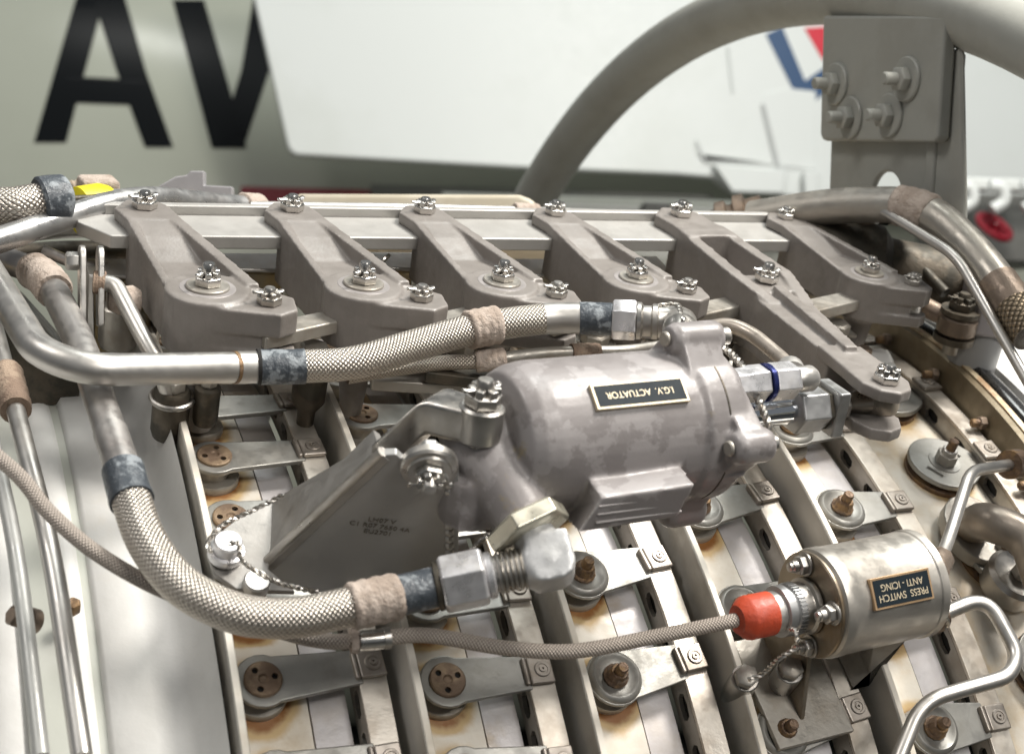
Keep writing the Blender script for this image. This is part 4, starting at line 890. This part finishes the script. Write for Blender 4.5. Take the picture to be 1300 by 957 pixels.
o = thing('clevis_post', 'dark round clevis with eye on a grey cowl post at right', 'clevis', onD(1216, 405, 12.1)); p = onD(1216, 408, 12.1); Q = frame(p, RT, NN)
link('eye', B().lathe(Q, [(.13, -.1), (.15, -.08), (.15, .03), (.13, .05)], 24), BROWN, o); link('fork', B().cyl(Q, .155, -.16, -.11, 24).cyl(Q, .15, .06, .1, 24), DARK, o)
castle_nut(Q @ Mat.Translation((0, 0, .1)), .1, o, DARK, rot=20); link('stem', B().cyl(Q, .06, -.26, -.12, 16), DULL, o)
b = B(); Q = frame(onD(1254, 382, 12.3), RT, NN); b.prism(Q, [(-.16, -.3), (.16, -.3), (.2, .1), (.1, .42), (-.1, .5), (-.16, .1)], -.2, .14); one('clevis_bracket', 'lilac grey bracket block behind the clevis under the duct', 'bracket', b, mt('lilac grey paint', (.36, .34, .35), .1, .4), bevel=.04)
b = B(); b.prism(frame(onD(1180, 352, 12.7), RT, NN+UP*.3), [(-.75, .2), (-.3, .05), (.0, -.12), (.35, -.3), (.5, .0), (.1, .2), (-.3, .28)], -.06, 0); one('white_fairing', 'white sheet fairing between the brown rod and the air duct', 'fairing', b, WING, bevel=.02)
b = B(); p = onR(1236, 448, 5.45); b.lathe(frame(p, (1, 0, 0), (0, p.y, p.z)), [(.2, -.3), (.19, .2), (.15, .28), (0, .3)], 22); one('cowl_post', 'grey domed post on the white cowl below the clevis', 'post', b, mt('grey dome paint', (.3, .3, .3), .1, .45))
# bottom right: fat elbow, flange and strap bolt
o, _ = pipe('fat_elbow', 'fat brown steel elbow pipe at the lower right edge', [onR(1232, 668, 5.15), onR(1250, 660, 5.5), onR(1305, 680, 5.55), onR(1345, 800, 5.55)], .13, .3, BROWNP := mt('brown polished pipe', (.30, .26, .22), .75, .42, (.28, .22, .16), 1.6, bump=.05))
p = onR(1236, 676, 5.1); Q = frame(p, (1, -.2, 0), (0, p.y, p.z)); link('elbow_flange', B().prism(Q, [(.24*math.cos(R(a)), .3*math.sin(R(a))) for a in range(0, 360, 20)], -.05, .06), DULL, o, bevel=.015)
for dx, dy in ((-.14, .02), (.16, -.2)): hexbolt('flange_bolt', Q @ Mat.Translation((dx, dy, .06)), .075, .1, BROWN, o)
p = onR(1286, 735, 5.15); Q = frame(p, (1, 0, 0), (0, p.y, p.z)); o = thing('round_boss', 'round metal boss with hex nut at the right edge beside the pipe loop', 'boss', p)
link('dish', B().lathe(Q, [(.2, -.1), (.21, .05), (.18, .08), (.15, .06), (0, .06)], 28), STEEL, o); hexbolt('hex', Q @ Mat.Translation((.02, 0, .06)), .075, .1, DULL, o)
# safety wire over the rod end of the actuator
wire([onD(904, 436, 9.8), onD(922, 444, 9.65), onD(940, 462, 9.5), onD(955, 490, 9.35), onD(966, 515, 9.25), onD(978, 545, 9.2)], 'long twisted locking wire draped across the chrome rod', .013)
pipe('return_pipe', 'thin tan pipe arching from behind the actuator down to the port fitting', [onD(880, 424, 10.5), onD(922, 410, 10.5), onD(955, 424, 10.4), onD(1000, 462, 10.1), onD(1006, 478, 9.85)], .05, .22, mt('translucent tan tube', (.42, .37, .32), .6, .35), ((.86, .97, .09, ALU, 'end_fitting'),))

o = thing('accessory_casing', 'dark oily accessory casing low behind the tubes at the far left', 'casing', CP(-2, 5.4, 0))
link('body', B().ring([(-4, 5.0), (-4, 5.5), (-.9, 5.55), (-.55, 5.4), (-.3, 5.1), (-.3, 4.9)], -60, 13, 1), DARK, o)
link('end_cover', B().ring([(-3, 5.0), (-3, 5.62), (-1.5, 5.62), (-1.5, 5.0)], -60, 10, 1), GOLD, o)
for i in range(3): hexbolt('cover_bolt', CF(-2.6+.5*i, 5.62, 6), .06, .07, STEEL, o)
o = thing('accessory_drum', 'dark rounded accessory body in the gap under the upper right air duct', 'accessory', onD(1120, 320, 13.2))
b = B(); p = onD(1120, 318, 12.75); b.lathe(axf(p-RT*.75, RT-UP*.2), [(.2, 0), (.32, .06), (.34, .7), (.26, .78), (.26, 1.5), (.16, 1.56)], 28); link('drum', b, DARK, o, ang=30)
b = B(); b.lathe(axf(p-RT*.2, UP), [(.14, -.5), (.14, .42), (.1, .46), (0, .46)], 18); link('cap', b, BROWN, o)
pipe('dark_pipe', 'dark thin pipe sagging under the air duct beyond the last lever', [onD(1040, 305, 13.0), onD(1110, 318, 12.8), onD(1160, 330, 12.6), onD(1200, 372, 12.4)], .045, .2, DARK)
# ================================================================== STAND AND HALL
sr = thing('stand_ring', 'big grey green tubular ring of the engine stand arching over the engine', 'stand', Vec((6.16, 0, 7.9)))
b = B(); pts = [Vec((6.16, .55-9.64*math.sin(R(t)), -1.68+9.64*math.cos(R(t)))) for t in range(-120, 121, 2)]; b.sweep(pts, .26, 32); link('ring_tube', b, STAND, sr)
def xplate(name, X, pts, th, bevel=.03, hole=None):
    P = [onX(u, v, X) for u, v in pts]; F = frame((X, 0, 0), (0, -1, 0), (-1, 0, 0)); Fi = F.inverted()
    o = link(name, B().prism(F, [((Fi @ p).x, (Fi @ p).y) for p in P], -th, 0), STAND, sr, bevel=bevel)
    return o, F, Fi
def onX(u, v, X):
    d = ray(u, v); return CAM+d*((X-CAM.x)/d.x)
xplate('hanger_plate', 5.90, [(1044, 20), (1200, 20), (1190, 176), (1184, 181), (1044, 179), (1040, 172)], .12)
lo_, F, Fi = xplate('lower_plate', 6.03, [(1056, 100), (1218, 60), (1222, 250), (1222, 284), (1050, 284)], .06)
c = B(); h = Fi @ onX(1124, 250, 6.03); c.cyl(F @ Mat.Translation((h.x, h.y, 0)), .2, -.5, .5, 36)
MOFc = MOF[sr]; c.bm.transform(MOFc.inverted()); bool_cut(lo_, c)
o = link('hanger_flange', B().box(Mat.Translation(onX(1203, 150, 6.1)), (-.10, .14), (-.0, .12), (-.62, .5)), STAND, sr, bevel=.03)
for u, v in ((1062, 107), (1080, 150), (1152, 101), (1130, 147)):
    p = onX(u, v, 5.9); Q = frame(p, (0, 0, 1), (-1, 0, 0))
    w_ = link('washer', B().cyl(Q, .175, -.01, .03, 28, .01), STAND, sr); hexbolt('hex', Q @ Mat.Translation((0, 0, .03)), .1, .08, STAND, w_); link('bolt_end', B().cyl(Q, .05, .09, .22, 16, .012), STAND, w_)

fl = link('hall_floor', B().box(I4, (-400, 400), (-150, 700), (-14.2, -14)), FLOOR); fl['kind'] = 'structure'
wl = link('hall_wall', B().box(I4, (-300, 400), (300, 302), (-14, 120)), mt('hall wall paint', (.2, .2, .19), 0, .8)); wl['kind'] = 'structure'
# the aircraft behind: fuselage side, letters, white flap, marking
RX, FY = Vec((RT.x, RT.y, 0)).normalized(), Vec((FW.x, FW.y, 0)).normalized()
DF = 42.; ax_r = 14.
axis_o = CAM+FW*(DF+ax_r)+UP*2.0
ad = (RT-UP*.035+FW*.05).normalized()
def onFus(u, v, off=0):
    d = ray(u, v); rel = CAM-axis_o; r = ax_r+off
    dp, rp = d-ad*d.dot(ad), rel-ad*rel.dot(ad); a, b_, c_ = dp.dot(dp), 2*dp.dot(rp), rp.dot(rp)-r*r
    return CAM+d*((-b_-math.sqrt(max(0, b_*b_-4*a*c_)))/2/a)
ac = thing('aircraft', 'grey green aircraft with black letters A and V on its side, blurred behind the engine', 'aircraft', axis_o)
b = B(); Q = axf(axis_o, ad); b.lathe(Q, [(8, -46), (13, -30), (ax_r, -16), (ax_r, 30), (13, 40), (10, 52)], 96); link('fuselage', b, FUSE, ac)
sp = onFus(170, 52); sn = (sp-axis_o-ad*(sp-axis_o).dot(ad)).normalized(); sv = (sp-CAM).normalized(); sr_ = sv-sn*2*sv.dot(sn)
sl = area('hall_strip_lamp', sp+sr_*26, sp, 5.5, 4, (1, 1, .96), .3)
def letter(name, polys):
    b = B()
    for pl_ in polys:   # subdivided quads lying on the skin
        (a, b_, c_, d) = [Vec((*q, 0)) for q in pl_]; n = 10
        for i in range(n):
            e = []
            for t in (i/n, (i+1)/n): e.append((a.lerp(d, t), b_.lerp(c_, t)))
            quad = [e[0][0], e[0][1], e[1][1], e[1][0]]
            b.poly([onFus(q.x, q.y, .012) for q in quad]+[])
    bmesh.ops.remove_doubles(b.bm, verts=b.bm.verts[:], dist=1e-3)
    r = bmesh.ops.extrude_face_region(b.bm, geom=b.bm.faces[:])
    for v in r['geom']:
        if isinstance(v, bmesh.types.BMVert): v.co += (CAM-v.co).normalized()*.015
    return link(name, b, PBLACK, ac, ang=60)
letter('letter_a', [((98, -8), (134, -8), (84, 181), (43, 181)), ((116, -8), (157, -8), (185, 90), (148, 90)), ((148, 90), (185, 90), (220, 187), (184, 187)), ((86, 97), (184, 102), (184, 134), (80, 130)), ((100, -30), (150, -30), (152, -6), (98, -6))])
letter('letter_v', [((219, 0), (259, 0), (285, 90), (243, 90)), ((243, 90), (285, 90), (313, 188), (269, 188)), ((322, -5), (358, -5), (342, 90), (306, 90)), ((306, 90), (342, 90), (309, 188), (276, 188))])
wg = thing('white_flap', 'large white painted wing flap hanging in front of the aircraft side', 'wing flap', CAM+FW*39)
nW = (-FW+RT*.12+UP*.05).normalized(); oW = CAM+FW*38.5
def onW(u, v, off=0):
    d = ray(u, v); o_ = oW+nW*off; return CAM+d*((o_-CAM).dot(nW)/d.dot(nW))
def wplate(name, pts, off, th, m, bevel=0):
    P = [onW(u, v, off) for u, v in pts]; b = B(); f_ = [b.bm.verts.new(p) for p in P]; g_ = [b.bm.verts.new(p-nW*th) for p in P]
    b.bm.faces.new(f_); b.bm.faces.new(g_[::-1])
    for i in range(len(P)): j = (i+1) % len(P); b.bm.faces.new((f_[i], f_[j], g_[j], g_[i]))
    return link(name, b, m, wg, bevel=bevel)
wplate('flap_skin', [(300, -110), (322, 0), (364, 184), (368, 192), (376, 197), (655, 213), (860, 222), (905, 226), (930, 244), (1040, 252), (1330, 262), (1340, -110)], 0, .35, WING, .08)
wplate('blue_stroke', [(972, 44), (993, 34), (1022, 103), (1020, 141)], .012, .01, PBLUE); wplate('blue_stroke', [(1022, 103), (1052, 82), (1052, 114), (1020, 141)], .012, .01, PBLUE); wplate('red_stroke', [(1021, 36), (1050, 34), (1050, 82), (1043, 74)], .012, .01, PRED)
wplate('access_panel', [(880, 178), (893, 204), (985, 207), (967, 130), (972, 118), (1000, 112), (1036, 116), (1036, 216), (905, 214), (884, 196)], .02, .05, WING, .02)
wplate('seam', [(966, 132), (971, 132), (991, 212), (985, 212)], .055, .01, mt('seam sealant', (.47, .48, .47), 0, .6)); wplate('seam', [(922, 60), (926, 60), (932, 118), (929, 118)], .03, .01, mt('seam filler', (.58, .6, .58), 0, .6))
wplate('seam', [(883, 178), (885, 178), (897, 205), (894, 206)], .055, .01, mt('seam filler dark', (.54, .55, .54), 0, .6)); wplate('seam', [(897, 204), (980, 207), (980, 209), (897, 206)], .055, .01, mt('seam filler mid', (.6, .61, .59), 0, .6))
wplate('hinge_fitting', [(905, 208), (1000, 216), (995, 246), (930, 244)], .3, .25, WING, .05); wplate('hinge_fitting', [(1020, 216), (1040, 216), (1040, 250), (1022, 250)], .3, .2, WING, .05)
# things under and behind the flap
def bgbox(name, label, cat, u0, v0, u1, v1, D, depth, m, bevel=.05):
    b = B(); b.prism(frame(CAM+FW*D, RT, -FW), [((u-650)/FPX*D, -(v-478.5)/FPX*D) for u, v in ((u0, v1), (u1, v1+(u1-u0)*.03), (u1, v0+(u1-u0)*.03), (u0, v0))], -depth, 0); return one(name, label, cat, b, m, bevel=bevel)
bgbox('red_rail', 'dark red rail blurred far behind the cream duct', 'rail', 305, 236, 480, 262, 41, .4, REDK)
bgbox('dark_beam', 'long dark beam blurred below the white flap at centre', 'beam', 470, 234, 905, 246, 40, 1, mt('dark beam paint', (.13, .135, .12), 0, .6))
bgbox('grey_beam', 'grey green beam blurred low behind the stand ring', 'beam', 560, 244, 1000, 262, 37, 1, mt('beam paint', (.23, .24, .21), 0, .5))
bgbox('lower_cowl', 'grey cowl panel blurred just above the rail right of the stand ring', 'cowl', 700, 258, 1060, 300, 34, 2, mt('cowl paint', (.2, .2, .185), .1, .4))
bgbox('dark_crate', 'dark box blurred beyond the rail below the flap', 'box', 816, 256, 866, 290, 32, 1, mt('crate paint', (.05, .05, .045), 0, .6))
bgbox('white_pipe_rail', 'white rail carrying curved hooks at the far right', 'rail', 1200, 224, 1340, 240, 30, .4, WING)
for i, u in enumerate((1216, 1256, 1296)):
    b = B(); b.sweep(spl([onD(u, 236, 29.6), onD(u+16, 240, 29.6), onD(u+18, 256, 29.6), onD(u+4, 266, 29.6)], 8), .12, 16); one('white_hook', ['left', 'middle', 'right'][i]+' white hook hanging from the white rail at far right', 'hook', b, WING, 'white hooks')
vw = thing('red_valve', 'dark red hand wheel blurred between the white hooks and the air duct', 'hand wheel', onD(1262, 276, 27)); Q = frame(onD(1262, 288, 30), RT*.9+UP*.3, -FW*.6+UP*.7+RT*.4)
link('rim', B().lathe(Q, [(.34+.07*math.cos(R(a)), .07*math.sin(R(a))) for a in range(0, 360, 45)], 24, True), REDK, vw); link('hub', B().cyl(Q, .12, -.1, .14, 16, .02), REDK, vw)
for a in (0, 60, 120): link('spoke', B().box(Q @ Mat.Rotation(R(a), 4, 'Z'), (-.33, .33), (-.05, .05), (-.03, .03)), REDK, vw)
bgbox('dark_machine', 'dark machinery blurred at the far right behind the red hand wheel', 'machine', 1195, 244, 1340, 330, 31, 2, mt('machine paint', (.13, .13, .12), .2, .5))
